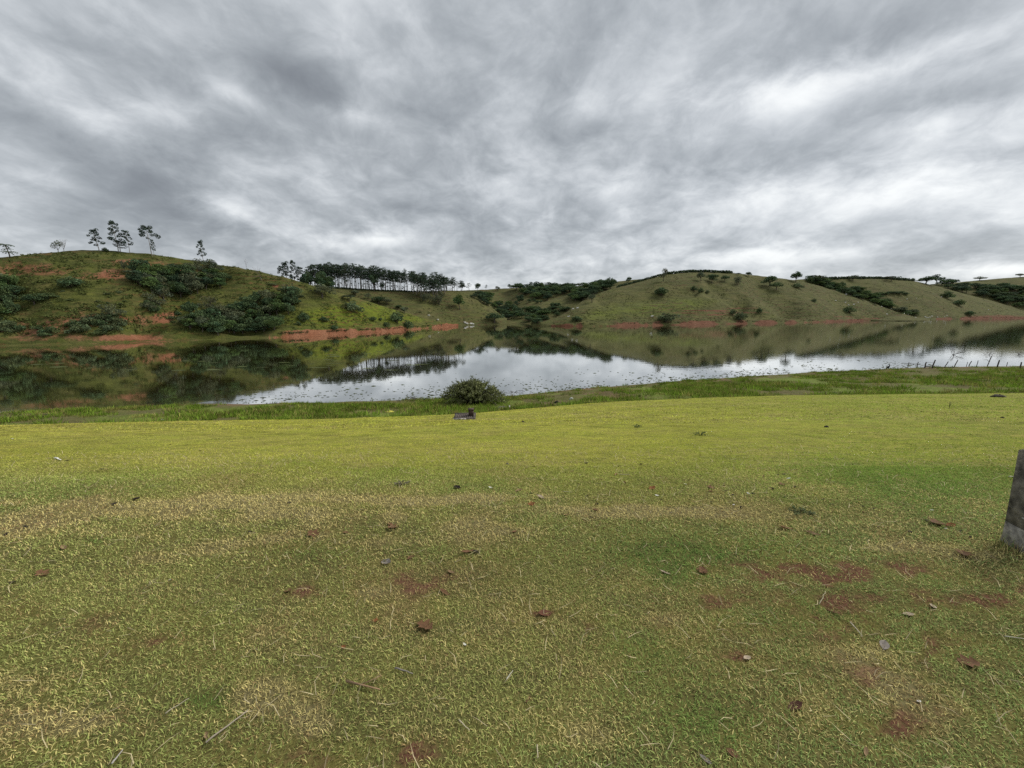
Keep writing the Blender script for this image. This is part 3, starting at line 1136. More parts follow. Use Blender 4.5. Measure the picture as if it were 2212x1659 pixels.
def k_ragged(seed):
    """ragged palm: leaning stem with a mop of drooping fronds and older fronds below"""
    rnd = np.random.default_rng(seed)
    mb = MB()
    h = 7.0
    mb.tube([(0, 0, -.4), (.1, 0, 2.2), (-.2, 0, 4.4), (-.5, 0, 6.3)], [.2, .17, .15, .12], 6, (.10, .085, .07))
    cr = MB()
    for (cx, cz, n, L) in ((-.5, 6.3, 16, 2.1), (.1, 3.0, 14, 2.2), (-.2, 4.4, 6, 1.5)):
        for i in range(n):
            t = 2 * PI * i / n + rnd.uniform(-.2, .2)
            up = rnd.uniform(-.1, .9)
            pts = []
            for k in range(6):
                s = k / 5
                pts.append(np.array([cx + math.cos(t) * L * s, math.sin(t) * L * s, cz + up * L * s * (1 - s * .6) - .75 * L * s * s * .6]))
            side = np.array([-math.sin(t), math.cos(t), 0])
            for k in range(5):
                for sg in (-1, 1):
                    a, b = pts[k], pts[k + 1]
                    tip = (a + b) / 2 + side * sg * .34 + np.array([0, 0, -.26])
                    cr.add([a, b, tip], [(0, 1, 2)], np.array((.034, .046, .026)) * rnd.uniform(.7, 1.3))
    return mb.mesh('trunk', M_BARK), cr.mesh('fronds', M_LEAF), h, 4.2


def get_kind(kind, v):
    key = (kind, v)
    if key not in KIND:
        s = 100 + 37 * v + sum(map(ord, kind)) * 7
        KIND[key] = {
            'broad': lambda: k_broad(s), 'pale': lambda: k_broad(s, .6, (.052, .060, .034)), 'sparse': lambda: k_broad(s, .35, (.052, .058, .034)),
            'green': lambda: k_broad(s, 1.0, (.040, .062, .022)),
            'tall': lambda: k_broad(s, 1.0, (.028, .044, .024), 8.0, 5.5),
            'umbrella': lambda: k_umbrella(s), 'bush': lambda: k_bush(s), 'greybush': lambda: k_bush(s, (.050, .062, .030)),
            'euc': lambda: k_euc(s), 'loneeuc': lambda: k_euc(s, 13.0, True), 'bare': lambda: k_bare(s), 'barewide': lambda: k_bare(s, 7.0, 1.35),
            'ragged': lambda: k_ragged(s)}[kind]()
    return KIND[key]


NAMES = dict(broad='broadleaf_tree', pale='broadleaf_tree', sparse='thin_tree', green='broadleaf_tree', tall='broadleaf_tree', umbrella='umbrella_tree',
             bush='shrub', greybush='shrub', euc='eucalyptus_tree', loneeuc='eucalyptus_tree', bare='bare_tree', barewide='bare_tree', ragged='palm_tree')
CATS = dict(shrub='shrub')


def plant(kind, p, hm, wm, label, group=None, v=None, lean=0.0, name=None):
    if v is None:
        v = random.randrange(5)
    tm, cm, h, w = get_kind(kind, v)
    nm = name or NAMES[kind]
    e = bpy.data.objects.new(nm, None)
    e.empty_display_size = .3
    e.location = p
    e.rotation_euler = (random.uniform(-.03, .03), lean + random.uniform(-.02, .02), random.uniform(0, 2 * PI) if abs(lean) < .01 else random.uniform(-.3, .3))
    e.scale = (wm / w, wm / w, hm / h)
    COL.objects.link(e)
    tag(e, label, CATS.get(nm, 'tree') if not name else CATS.get(nm, 'shrub' if 'shrub' in nm or 'bush' in nm else 'tree'), group)
    o = bpy.data.objects.new(tm.name.split('.')[0], tm)
    link(o, e)
    if cm:
        o = bpy.data.objects.new(cm.name.split('.')[0], cm)
        link(o, e)
    return e


def tree_px(kind, bx, by, top, wpx, label, group=None, only=None, v=None, lean=0.0, name=None, sink=0.1):
    """a tree whose foot is seen at (bx,by), its top at row top and its crown wpx wide"""
    p = hill_hit(bx, by, only)
    if p is None:
        return None
    m = mpp(p)
    h = max((by - top) * m * 1.02, .4)
    return plant(kind, p - Vector((0, 0, sink)), h, wpx * m, label, group, v, lean, name)


def in_poly(x, y, poly):
    c = False
    n = len(poly)
    for i in range(n):
        x0, y0 = poly[i]
        x1, y1 = poly[i - 1]
        if (y0 > y) != (y1 > y) and x < (x1 - x0) * (y - y0) / (y1 - y0) + x0:
            c = not c
    return c


KLOOK = dict(broad='dark round tree', green='green round tree', tall='tall dark tree', pale='grey green tree', sparse='thin crowned tree', bush='dark low shrub', greybush='grey low shrub', euc='tall eucalyptus')


def wood(poly, n, kinds, hpx, wpx, label, group, only=None, mind=None, seed=1, name=None):
    """n trees whose feet fill a patch of hillside, kept apart"""
    rnd = random.Random(seed)
    xs = [p[0] for p in poly]
    ys = [p[1] for p in poly]
    got = []
    tries = 0
    mind = mind or wpx[0] * .45
    while len(got) < n and tries < n * 60:
        tries += 1
        x, y = rnd.uniform(min(xs), max(xs)), rnd.uniform(min(ys), max(ys))
        if not in_poly(x, y, poly):
            continue
        if any((x - a) ** 2 + ((y - b) * 1.8) ** 2 < mind ** 2 for a, b in got):
            continue
        got.append((x, y))
        h, w = rnd.uniform(*hpx), rnd.uniform(*wpx)
        kd = rnd.choice(kinds)
        fx, fy = (x - min(xs)) / (max(xs) - min(xs)), (y - min(ys)) / (max(ys) - min(ys))
        place = ('upper', 'middle', 'lower')[min(int(fy * 3), 2)] + ' ' + ('far left', 'left', 'central', 'right', 'far right')[min(int(fx * 5), 4)]
        lab = label
        if n > 4 and '|' in label:
            lab = KLOOK[kd] + ', ' + place + ' in ' + label.split('|')[1]
        elif '|' in label:
            lab = label.split('|')[0] + label.split('|')[1]
        tree_px(kd, x, y, y - h, w, lab, group, only, v=rnd.randrange(5), name=name, sink=.25)


# --- left hill: lone trees along the crest
tree_px('ragged', 22, 557, 526, 26, 'ragged palm with drooping fronds at the far left of the hill crest', lean=-.08)
tree_px('sparse', 126, 545, 518, 20, 'small leafy tree beside a bare one on the left hill crest', v=1)
tree_px('bare', 138.5, 545.5, 511, 28, 'pale leafless tree on the left hill crest beside a small leafy one', v=2)
G_EU = 'lone eucalyptus trees on the left hill crest'
tree_px('loneeuc', 214, 543, 499, 26, 'bushy eucalyptus with leaf clumps from top to foot, leftmost of the crest eucalyptuses', G_EU, v=0, lean=-.10)
tree_px('bush', 228, 543, 533, 18, 'low shrub at the foot of the bushy crest eucalyptus')
tree_px('loneeuc', 256, 545, 483.5, 27, 'tallest crest eucalyptus with a round top and bare gap below it', G_EU, v=1, lean=-.07)
tree_px('loneeuc', 261, 545, 521, 27, 'short spreading eucalyptus at the foot of the tallest crest eucalyptus', G_EU, v=4)
tree_px('loneeuc', 281, 547, 502, 19, 'narrow eucalyptus right of the tallest one on the crest', G_EU, v=2, lean=-.07)
tree_px('loneeuc', 329, 553, 492.5, 28, 'eucalyptus with bare white trunk and flat wide top on the crest', G_EU, v=3, lean=-.08)
tree_px('loneeuc', 333, 554, 520, 10, 'slim second stem beside the flat topped crest eucalyptus', G_EU, v=2, lean=-.03)
tree_px('loneeuc', 439, 566, 522.5, 17, 'isolated slender eucalyptus on the right shoulder of the left hill', G_EU, v=0, lean=-.05)
tree_px('bare', 533, 583, 555, 9, 'thin leafless sapling standing on the falling crest of the left hill', v=3)
tree_px('barewide', 564, 606, 570, 42, 'spreading leafless tree below the crest of the left hill', v=1)
tree_px('bare', 90, 550, 540, 5, 'tiny bare sapling on the left hill crest', v=4)
tree_px('umbrella', 451, 579, 564, 18, 'small flat topped tree above the gully wood')
# --- left hill: slopes
tree_px('bush', 152, 620, 593, 56, 'wide dark green shrub alone on the left hill slope', v=2)
G_GW = 'trees of the gully wood on the left hill'
wood([(280, 606), (300, 588), (335, 600), (372, 588), (400, 592), (440, 590), (470, 588), (492, 606), (482, 622), (450, 636), (400, 648), (352, 652), (326, 630), (300, 618)], 44,
     ['broad', 'green', 'tall', 'broad', 'pale', 'sparse'], (20, 34), (24, 40), 'dark broadleaf tree in |the gully wood on the left hill', G_GW, 'hill_left', 10, seed=5)
wood([(315, 650), (350, 650), (345, 672), (325, 682), (312, 668)], 6, ['broad', 'sparse', 'bush'], (16, 26), (24, 34), 'dark broadleaf tree in |the gully wood on the left hill', G_GW, 'hill_left', 10, seed=6)
tree_px('tall', 312, 588, 560, 24, 'dark tree rising above the top left of the gully wood', v=1)
tree_px('ragged', 368, 597, 572, 30, 'palm with a mop of fronds above the gully wood', v=0)
tree_px('ragged', 292, 608, 584, 28, 'palm at the left end of the gully wood', v=1)
tree_px('sparse', 270, 588, 562, 14, 'thin small tree on the red soil above the gully wood')
wood([(-60, 618), (20, 612), (30, 640), (88, 655), (70, 682), (10, 700), (-60, 700)], 16, ['broad', 'green', 'bush', 'pale'], (22, 36), (30, 48), 'dark tree in |the thicket at the left edge',
     'trees of the left edge thicket', 'hill_left', 15, seed=8)
wood([(405, 690), (440, 668), (470, 690), (500, 672), (560, 660), (628, 648), (645, 665), (612, 690), (590, 716), (560, 724), (440, 728), (408, 720)], 40, ['broad', 'green', 'bush', 'pale', 'broad'], (22, 38), (28, 46),
     'dark tree in |the large lakeside thicket', 'trees of the lakeside thicket', 'hill_left', 13, seed=9)
tree_px('sparse', 452, 676, 640, 40, 'thin crowned tree at the top left of the lakeside thicket', v=2)
wood([(150, 690), (262, 684), (266, 716), (220, 728), (160, 722)], 13, ['greybush', 'bush', 'greybush'], (14, 22), (28, 44), 'low grey green shrub in |the scrub above the left bank', 'shrubs above the left bank', 'hill_left', 12, seed=10)
wood([(-40, 700), (45, 695), (60, 722), (0, 732), (-40, 730)], 8, ['greybush', 'bush'], (12, 20), (26, 40), 'low grey shrub in |the lower left corner of the hill', 'shrubs of the lower left corner', 'hill_left', 12, seed=11)
wood([(65, 700), (115, 712), (120, 728), (70, 730)], 5, ['bush', 'greybush'], (10, 16), (20, 32), 'low shrub on |the brown left shore scrub', 'shrubs on the brown shore', 'hill_left', 10, seed=12)
tree_px('pale', 243, 690, 656, 42, 'round dark shrub on the broken red ground of the left hill', v=3)
wood([(100, 625), (250, 622), (300, 660), (120, 660)], 9, ['bush', 'greybush'], (4, 7), (8, 18), 'tiny dark shrub on |the open left slope', 'tiny shrubs of the open slope', 'hill_left', 14, seed=13)
tree_px('bush', 107, 641, 630, 42, 'low spreading shrub in the middle of the open left slope', v=1)
wood([(365, 668), (400, 662), (405, 690), (370, 700)], 4, ['bush', 'greybush'], (6, 12), (14, 24), 'shrub on the red scar beside the gully', 'shrubs on the red scar', 'hill_left', 10, seed=14)
wood([(560, 600), (640, 625), (660, 660), (600, 650)], 3, ['greybush'], (6, 9), (14, 22), 'faint grey shrub on the spur of the left hill', 'grey shrubs of the spur', 'hill_left', 14, seed=15)
# --- left hill: right-hand spur
tree_px('sparse', 630, 648, 610, 36, 'grey tree with a bare stem above the lakeside thicket', v=0)
tree_px('pale', 696, 643, 614, 52, 'wide grey crowned tree on the brow of the spur', v=1)
tree_px('umbrella', 754, 652, 636, 34, 'dark flat topped tree on the spur', v=3)
tree_px('greybush', 762, 673, 648, 50, 'large grey green shrub below the dark flat topped tree', v=2)
tree_px('bush', 857, 696, 669, 46, 'leaning dark shrub near the foot of the spur', v=0)
tree_px('bush', 880, 708, 688, 32, 'dark shrub overhanging the red bank', v=1)
tree_px('pale', 874, 677, 662, 22, 'grey tree behind the leaning dark shrub', v=2)
tree_px('broad', 860, 667, 658, 16, 'small dark round tree on the falling edge of the spur', v=2)
tree_px('bush', 657, 694, 672, 34, 'ragged green shrub above the red bank', v=3)
tree_px('bush', 700, 694, 682, 28, 'low green shrub right of the ragged one', v=4)
tree_px('bush', 644, 702, 692, 16, 'small shrub just above the red bank', v=1)
tree_px('bush', 806, 692, 682, 20, 'small shrub in the middle of the lower spur', v=2)
tree_px('bush', 822, 692, 685, 14, 'smaller shrub beside the one on the lower spur', v=3)
tree_px('bush', 835, 706, 694, 20, 'shrub on the lip of the red bank', v=4)
tree_px('bush', 722, 712, 700, 20, 'shrub growing at the lip of the red bank below the spur', v=2)
tree_px('bush', 605, 689, 676, 26, 'shrub at the right end of the lakeside thicket', v=1)
# --- middle ridge
tree_px('pale', 769, 639, 626, 22, 'grey tree on the near slope of the middle ridge', only='hill_ridge')
tree_px('sparse', 795, 646, 632, 16, 'thin pale tree on the near slope of the middle ridge', only='hill_ridge')
tree_px('broad', 818, 656, 640, 32, 'dark tree on the middle ridge just behind the spur', only='hill_ridge')
tree_px('pale', 836, 658, 642, 24, 'grey tree beside the dark one on the middle ridge', only='hill_ridge')
tree_px('green', 994, 669, 636, 26, 'lone dark green tree on the lower slope of the middle ridge', only='hill_ridge', v=3)
G_GR = 'eucalyptus plantation on the middle ridge'
L_GR = 'tall eucalyptus in the plantation on the middle ridge'
rg = random.Random(21)


def grove_top(x):
    return np.interp(x, [604, 625, 640, 655, 668, 690, 720, 780, 840, 900, 940, 975, 990], [578, 570, 568, 582, 580, 572, 572.5, 578, 586, 592, 599, 603, 607])


ROWN = ['front', 'middle', 'back']
ORD = [0, 0, 0]
x = 664.0
while x < 996:
    for r in range(3):
        if (x > 975 and r > 0) or (r == 2 and rg.random() < .45) or rg.random() < .06:
            continue
        bx = x + rg.uniform(-2.5, 2.5) + r * 1.7
        crest = np.interp(bx, [c[0] for c in M_COLS], [c[2] for c in M_COLS])
        p = hill_hit(bx, crest + 1.2, 'hill_ridge')
        if p is None:
            continue
        q = Vector((p.x + rg.uniform(-.6, .6), p.y + r * 5.0 + rg.uniform(-1, 1), 0))
        q.z = HILLS['hill_ridge'].ray_cast(Vector((q.x, q.y, 200)), Vector((0, 0, -1)))[0].z - .15
        m = mpp(q)
        top = grove_top(bx) + rg.choice([-4, -1, 0, 1, 2, 4, 7, 10]) + rg.uniform(-1.5, 1.5)
        _, py, _ = project(np.array([tuple(q)]))
        h = max((py[0] - top) * m, 6)
        ORD[r] += 1
        k = ORD[r]
        nth = str(k) + ('th' if 10 < k % 100 < 20 else {1: 'st', 2: 'nd', 3: 'rd'}.get(k % 10, 'th'))
        plant('euc', q, h, rg.uniform(3.4, 6.4), 'tall eucalyptus, ' + nth + ' from the left in the ' + ROWN[r] + ' row of the ridge plantation', G_GR, v=rg.randrange(7), name=None)
    x += rg.uniform(5.4, 7.6)
# front of the plantation, running down the slope at its right end
wood([(888, 634), (965, 632), (952, 654), (912, 650), (892, 640)], 20, ['euc'], (34, 46), (14, 20), 'eucalyptus in |the front group below the plantation', 'eucalyptus trees in front of the plantation', 'hill_ridge', 6, seed=22)
wood([(905, 650), (960, 648), (950, 662), (925, 660)], 8, ['sparse', 'pale'], (14, 24), (10, 16), 'grey sapling at |the saplings below the plantation', 'grey saplings below the plantation', 'hill_ridge', 7, seed=23)
for i, (bx, by, tp, w) in enumerate([(622, 620, 570, 24), (638, 622, 566.5, 18), (650, 622, 580, 24), (612, 618, 577, 16)]):
    tree_px('loneeuc', bx, by, tp, w, ['feathery eucalyptus behind the crest, left of the plantation', 'tallest feathery eucalyptus behind the left hill crest', 'short eucalyptus between the feathery pair and the plantation',
                                      'small eucalyptus leaning out leftmost of those behind the crest'][i], 'eucalyptus trees left of the plantation', 'hill_ridge', v=i, lean=-.04)
wood([(655, 618), (712, 620), (712, 628), (655, 626)], 9, ['broad', 'tall', 'green'], (28, 38), (18, 26), 'broad dark tree at |the left end of the plantation', 'dark trees at the left end of the plantation', 'hill_ridge', 6, seed=24)
for bx, by, tp, w in [(825, 628, 610, 14), (808, 629, 590, 26), (710, 627, 597, 22)]:
    tree_px('tall', bx, by, tp, w, 'dense dark tree standing within the plantation edge', 'dense trees at the plantation edge', 'hill_ridge')
for i, (bx, tp, w) in enumerate([(998, 609, 15), (1013, 612, 13), (1032, 611, 14), (1050, 616, 6), (1075, 618, 12)]):
    tree_px(['tall', 'euc', 'broad', 'euc', 'pale'][i], bx, 629, tp, w, ['dark round tree right of the plantation end', 'slim tree second right of the plantation end', 'wide dark tree third right of the plantation end',
            'tiny pointed tree on the valley skyline', 'pale rounded tree on the valley skyline'][i], 'trees trailing off the plantation along the skyline')
# low dark hedge under the plantation
# --- valley head
G_VW = 'trees of the valley head wood'
L_VW = 'dark tree of |the valley head wood'
zz = lambda L: [(1036.9 + a * .2604, 547.2 + b * .2604) for a, b in L]
wood(zz([(215, 305), (345, 310), (360, 350), (440, 380), (560, 400), (700, 345), (760, 400), (850, 400), (960, 345), (1090, 300), (1130, 262), (1080, 255), (900, 290), (700, 300), (500, 290), (300, 296)]), 72,
     ['broad', 'green', 'tall', 'broad'], (11, 18), (19, 30), L_VW, G_VW, None, 5.2, seed=31)
tree_px('broad', 1319.5, 624, 599.5, 30, 'big dome shaped tree at the right end of the valley wood', v=2)
wood(zz([(-60, 360), (60, 345), (110, 370), (140, 450), (220, 420), (330, 490), (370, 545), (200, 550), (120, 470), (0, 410)]), 36, ['broad', 'green', 'tall'], (10, 16), (17, 26),
     'dark tree in |the wooded gully behind the ridge', 'trees of the narrow wooded gully', None, 5, seed=32)
wood(zz([(310, 360), (350, 380), (350, 440), (290, 450)]), 6, ['broad', 'tall'], (8, 15), (9, 14), 'tree in |the short line climbing the valley slope', 'trees climbing the valley slope', None, 5, seed=33)
wood(zz([(270, 515), (480, 455), (620, 430), (740, 480), (640, 520), (480, 585), (420, 580), (300, 555)]), 34, ['broad', 'green', 'bush'], (9, 14), (17, 26), 'dark tree in |the tree band along the valley floor',
     'trees of the valley floor band', None, 5, seed=34)
tree_px('broad', 1068, 697, 674.5, 44, 'big round dark tree at the water edge in the valley mouth', v=4)
wood(zz([(400, 410), (480, 385), (540, 420), (420, 430)]), 4, ['bush', 'broad'], (6, 9), (9, 14), 'small dark tree on the open valley slope', 'small trees of the valley slope', None, 6, seed=35)
for i, (bx, by, tp, w, k) in enumerate([(1208, 621, 612, 8, 'sparse'), (1250, 619, 611, 16, 'pale'), (1280, 617, 608, 14, 'broad'), (1147, 619, 607, 10, 'tall'), (1100, 623, 613, 8, 'tall')]):
    tree_px(k, bx, by, tp, w, ['thin pale tree poking above the valley wood', 'pale rounded tree above the valley wood', 'dark tree on the skyline left of the dome shaped tree', 'taller pointed tree in the valley wood skyline',
                               'leftmost tall tree of the valley wood skyline'][i])
# --- right hill
for kind, bx, by, tp, w, lab, v in [
    ('broad', 1358.5, 612.5, 597.5, 13, 'round dark tree alone on the rising crest of the right hill', 1),
    ('sparse', 1433.5, 608, 580.5, 18, 'pale lollipop shaped tree by the left end of the crest hedge', 2),
    ('pale', 1279, 654, 634, 17, 'single tree on the left flank of the right hill', 0),
    ('bush', 1428, 638, 618.5, 40, 'large dark shrub alone on the face of the right hill', 3),
    ('pale', 1514, 607, 587, 20, 'grey tree below the crest hedge of the right hill', 2),
    ('broad', 1538, 611, 592.5, 26, 'dark round tree below the crest hedge of the right hill', 3),
    ('broad', 1565, 608, 594, 18, 'small dark tree right of the dark round one below the crest hedge', 4),
    ('sparse', 1592, 615, 596, 17, 'faint grey tree on the upper right hill', 1),
    ('bush', 1498, 628, 615, 17, 'dark bush on the hollow of the right hill', 0),
    ('bush', 1514, 631, 620, 15, 'grey bush right of the dark one in the hollow', 1),
    ('greybush', 1527, 635, 625, 13, 'last and lowest of the three bushes in the hollow', 2),
    ('umbrella', 1594, 595, 589, 13, 'tiny flat topped tree at the right end of the crest hedge', 0),
    ('broad', 1616, 597.5, 587, 13, 'small leafy tree on the skyline of the right hill', 1),
    ('bush', 1246, 693, 680, 30, 'dark shrub near the left end of the right red bank', 2),
    ('greybush', 1437, 694, 674, 62, 'dark shrub clump above the red bank of the right hill', 3),
    ('greybush', 1597, 691, 671, 34, 'dark shrub in the crease above the red bank', 4),
    ('greybush', 1583, 680, 665, 18, 'small grey shrub in the crease above the red bank', 1),
    ('broad', 1719, 609, 586, 23, 'large dark crowned tree standing out on the right skyline', 2),
    ('pale', 1766, 606, 594, 26, 'pale spreading tree right of the large dark skyline tree', 1),
    ('broad', 1661, 618, 596, 32, 'dark bush like tree on the shoulder of the right hill', 3),
    ('broad', 1677, 626, 609, 27, 'lower dark tree next to the one on the shoulder', 4),
    ('greybush', 1723, 622, 610, 27, 'grey bush below the large dark skyline tree', 2),
    ('sparse', 1594, 617, 598, 14, 'thin grey tree left of the shoulder trees', 3),
    ('bush', 1833, 675, 658, 30, 'dark shrub on the lower slope of the right spur', 1),
    ('greybush', 1758, 652, 643, 14, 'faint shrub on the face of the right spur', 0),
    ('bush', 1640, 676, 662, 14, 'small shrub on the slope above the crease', 2),
]:
    tree_px(kind, bx, by, tp, w, lab, v=v)
# --- gully between right spur and far hill, far hill
z4 = lambda L: [(1578.3 + a * .28646, 547.2 + b * .28646) for a, b in L]
wood(z4([(540, 215), (640, 205), (760, 235), (900, 262), (1000, 300), (1100, 340), (1240, 395), (1240, 430), (1150, 415), (1000, 355), (880, 315), (760, 278), (640, 245)]), 44, ['broad', 'green', 'bush'], (9, 15), (18, 28),
     'dark tree in |the gully right of the spur', 'trees of the right gully', None, 5.5, seed=41)
wood(z4([(1240, 430), (1320, 445), (1410, 465), (1400, 480), (1260, 460)]), 7, ['broad', 'green', 'pale'], (8, 13), (14, 22), 'dark tree at |the mouth of the right gully', 'trees at the mouth of the right gully', None, 6, seed=42)
for i, (bx, by, tp, w, k) in enumerate([(1843, 607, 594, 20, 'pale'), (1925, 608, 595.5, 30, 'umbrella'), (2000.5, 613, 596.5, 34, 'broad'), (2024, 614, 591.5, 24, 'tall'), (2117, 606, 597, 20, 'pale'), (2204, 598, 590, 16, 'pale'), (1972, 606, 603, 14, 'bush')]):
    tree_px(k, bx, by, tp, w, ['pale tree sticking out of the crest hedge of the far hill', 'dark umbrella shaped tree on the far hill crest', 'wide dark tree where the far hill crest ends', 'tall knobbly tree beside the wide one at the far crest end',
                               'small grey tree on the farthest skyline', 'grey tree on the farthest skyline at the right edge', 'low bush on the far hill crest'][i], v=i % 5)
wood(z4([(1090, 296), (1180, 300), (1330, 306), (1330, 314), (1090, 314)]), 7, ['bush', 'broad'], (5, 8), (12, 20), 'dark bush in |the row across the far hill', 'bushes in the row across the far hill', None, 8, seed=43)
tree_px('bush', 2044, 643, 626, 30, 'dark grey bush on the right face of the far hill', v=1)
tree_px('bush', 2071, 659, 645, 24, 'dark bush on the lower right face of the far hill', v=2)
tree_px('bush', 2094, 682, 670, 22, 'dark bush by the shore below the far hill', v=3)
wood(z4([(1540, 235), (1640, 225), (1760, 245), (1900, 262), (2100, 262), (2260, 280), (2300, 440), (2212, 420), (2000, 365), (1800, 310), (1640, 275)]), 48, ['broad', 'green', 'tall', 'broad'], (10, 15), (18, 28),
     'dark tree in |the wood at the right edge', 'trees of the right edge wood', None, 9, seed=44)


# --- crest hedges (rows of coffee bushes seen end-on along the crests)
def hedge(pts, only, hpx, label, seed):
    rnd = np.random.default_rng(seed)
    mb, st = MB(), MB()
    P3 = []
    for k in range(len(pts) - 1):
        (x0, y0), (x1, y1) = pts[k], pts[k + 1]
        n = max(2, int(abs(x1 - x0) / 1.6))
        for i in range(n):
            t = i / n
            p = hill_hit(x0 + (x1 - x0) * t, y0 + (y1 - y0) * t, only)
            if p is not None:
                P3.append(p)
    base = P3[len(P3) // 2].copy()
    for p in P3:
        m = mpp(p)
        h = hpx * m * rnd.uniform(.85, 1.15)
        q = np.array(p) - np.array(base) + np.array((rnd.normal() * .3, rnd.normal() * .6, 0))
        C = clump_pts(q + np.array((0, 0, h * .5)), h * .62, 46, rnd, .85)
        V, F = leaf_tris(C, h * .34, rnd, .1)
        cc = np.array((.030, .042, .022)) * rnd.uniform(.8, 1.2)
        mb.add(V, F, np.repeat(rnd.uniform(.75, 1.3, len(C)), 4)[:, None] * cc)
        st.tube([q + np.array((0, 0, -.2)), q + np.array((0, 0, h * .5))], [.06, .04], 4, (.08, .06, .05))
    e = bpy.data.objects.new('hedge_row', None)
    e.location = base
    COL.objects.link(e)
    tag(e, label, 'hedge')
    f = obj('foliage', mb.mesh('foliage', M_LEAF), e)
    s = obj('stems', st.mesh('stems', M_BARK), e)
    return e


hedge([(1333, 611), (1375, 606.5), (1412, 597), (1440, 591)], 'hill_right', 4.2, 'dark hedge row climbing the left part of the right hill crest', 1)
hedge([(1440, 591.5), (1480, 588.3), (1530, 588.2), (1582, 590.5)], 'hill_right', 5.0, 'long dark hedge row along the top of the right hill', 2)
hedge([(1756, 604), (1830, 602), (1900, 602), (1975, 607)], 'hill_far', 4.6, 'dark hedge row along the crest of the far hill', 3)
hedge([(720, 622), (780, 626.5), (840, 629), (900, 631)], 'hill_ridge', 3.0, 'low dark hedge at the foot of the plantation', 4)


# --- small tufts roughening the left and right slopes
def hill_tufts(name, only, n, box, size, col, seed, label, clump=.5):
    rnd = np.random.default_rng(seed)
    mb = MB()
    k = 0
    tries = 0
    while k < n and tries < n * 4:
        tries += 1
        px, py = rnd.uniform(box[0], box[2]), rnd.uniform(box[1], box[3])
        if vnoise(np.array([px * .05]), np.array([py * .12]), seed)[0] < clump * rnd.uniform(.6, 1.2):
            continue
        p = hill_hit(px, py, only, down=0)
        if p is None or p.z < 2.0:
            continue
        s = size * rnd.uniform(.5, 1.5)
        C = np.array(p) + rnd.normal(size=(9, 3)) * np.array((s * .55, s * .4, s * .22)) + np.array((0, 0, s * .16))
        V, F = leaf_tris(C, s * .6, rnd, .1)
        cc = np.array(col) * rnd.uniform(.65, 1.35)
        mb.add(V, F, np.repeat(rnd.uniform(.8, 1.25, 9), 4)[:, None] * cc)
        k += 1
    o = obj(name, mb.mesh(name, M_LEAF))
    tag(o, label, 'rough grass', kind='stuff')


hill_tufts('rough_grass', 'hill_ridge', 900, (700, 622, 1090, 698), .45, (.040, .043, .017), 93, 'rough grass tussocks over the middle ridge')
hill_tufts('rough_grass', 'hill_far', 900, (1740, 602, 2212, 686), .6, (.040, .043, .018), 94, 'rough grass tussocks over the far hill')
hill_tufts('rough_grass', 'hill_left', 5200, (-40, 545, 960, 730), .42, (.040, .048, .0145), 91, 'rough grass tussocks over the left hill')
hill_tufts('rough_grass', 'hill_right', 4200, (1190, 590, 1990, 698), .42, (.042, .046, .017), 92, 'rough grass tussocks over the right hill')


def lip_tufts(only, x0, x1, n, size, col, seed, label):
    rnd = np.random.default_rng(seed)
    mb = MB()
    for i in range(n):
        px = rnd.uniform(x0, x1)
        if vnoise(np.array([px * .06]), np.array([seed * 1.7]), 3)[0] < .3:
            continue
        # walk up from the waterline to the lip of the bank
        prev = None
        best = None
        py = 760.0
        while py > 676:
            p = HILLS[only].ray_cast(CAM, ray(px, py).normalized())[0]
            if p is not None and p.z > .1:
                if p.z > 1.25 + rnd.uniform(-.2, .6):
                    best = p
                    break
            py -= .45
        if best is None:
            continue
        s = size * rnd.uniform(.5, 1.5)
        C = np.array(best) + rnd.normal(size=(10, 3)) * np.array((s * .9, s * .4, s * .22))
        V, F = leaf_tris(C, s * .6, rnd, .1)
        cc = np.array(col) * rnd.uniform(.6, 1.4)
        mb.add(V, F, np.repeat(rnd.uniform(.7, 1.25, 10), 4)[:, None] * cc)
    o = obj('rough_grass', mb.mesh('rough_grass', M_LEAF))
    tag(o, label, 'rough grass', kind='stuff')


lip_tufts('hill_left', 596, 985, 420, .34, (.030, .036, .013), 3, 'rough grass hanging over the red bank of the left hill')
lip_tufts('hill_right', 1195, 1960, 620, .42, (.032, .034, .015), 4, 'rough grass hanging over the red bank of the right hill')
lip_tufts('hill_far', 2040, 2230, 120, .5, (.032, .032, .016), 5, 'rough grass hanging over the bank of the far hill')


# ------------------------------------------------------------------ cattle
def skin_mesh(name, verts, edges, radii, mat, col, sub=1):
    me = bpy.data.meshes.new(name)
    me.from_pydata(verts, edges, [])
    o = bpy.data.objects.new(name, me)
    COL.objects.link(o)
    md = o.modifiers.new('skin', 'SKIN')
    for i, r in enumerate(radii):
        me.skin_vertices[0].data[i].radius = (r, r) if not isinstance(r, tuple) else r
    me.skin_vertices[0].data[0].use_root = True
    o.modifiers.new('sub', 'SUBSURF').levels = sub
    dg = bpy.context.evaluated_depsgraph_get()
    m2 = bpy.data.meshes.new_from_object(o.evaluated_get(dg))
    bpy.data.objects.remove(o)
    m2.name = name
    m2.materials.clear()
    m2.materials.append(mat)
    a = m2.attributes.new('tint', 'FLOAT_COLOR', 'POINT')
    a.data.foreach_set('color', np.tile(np.array([*col, 1], np.float32), len(m2.vertices)))
    for p in m2.polygons:
        p.use_smooth = True
    return m2


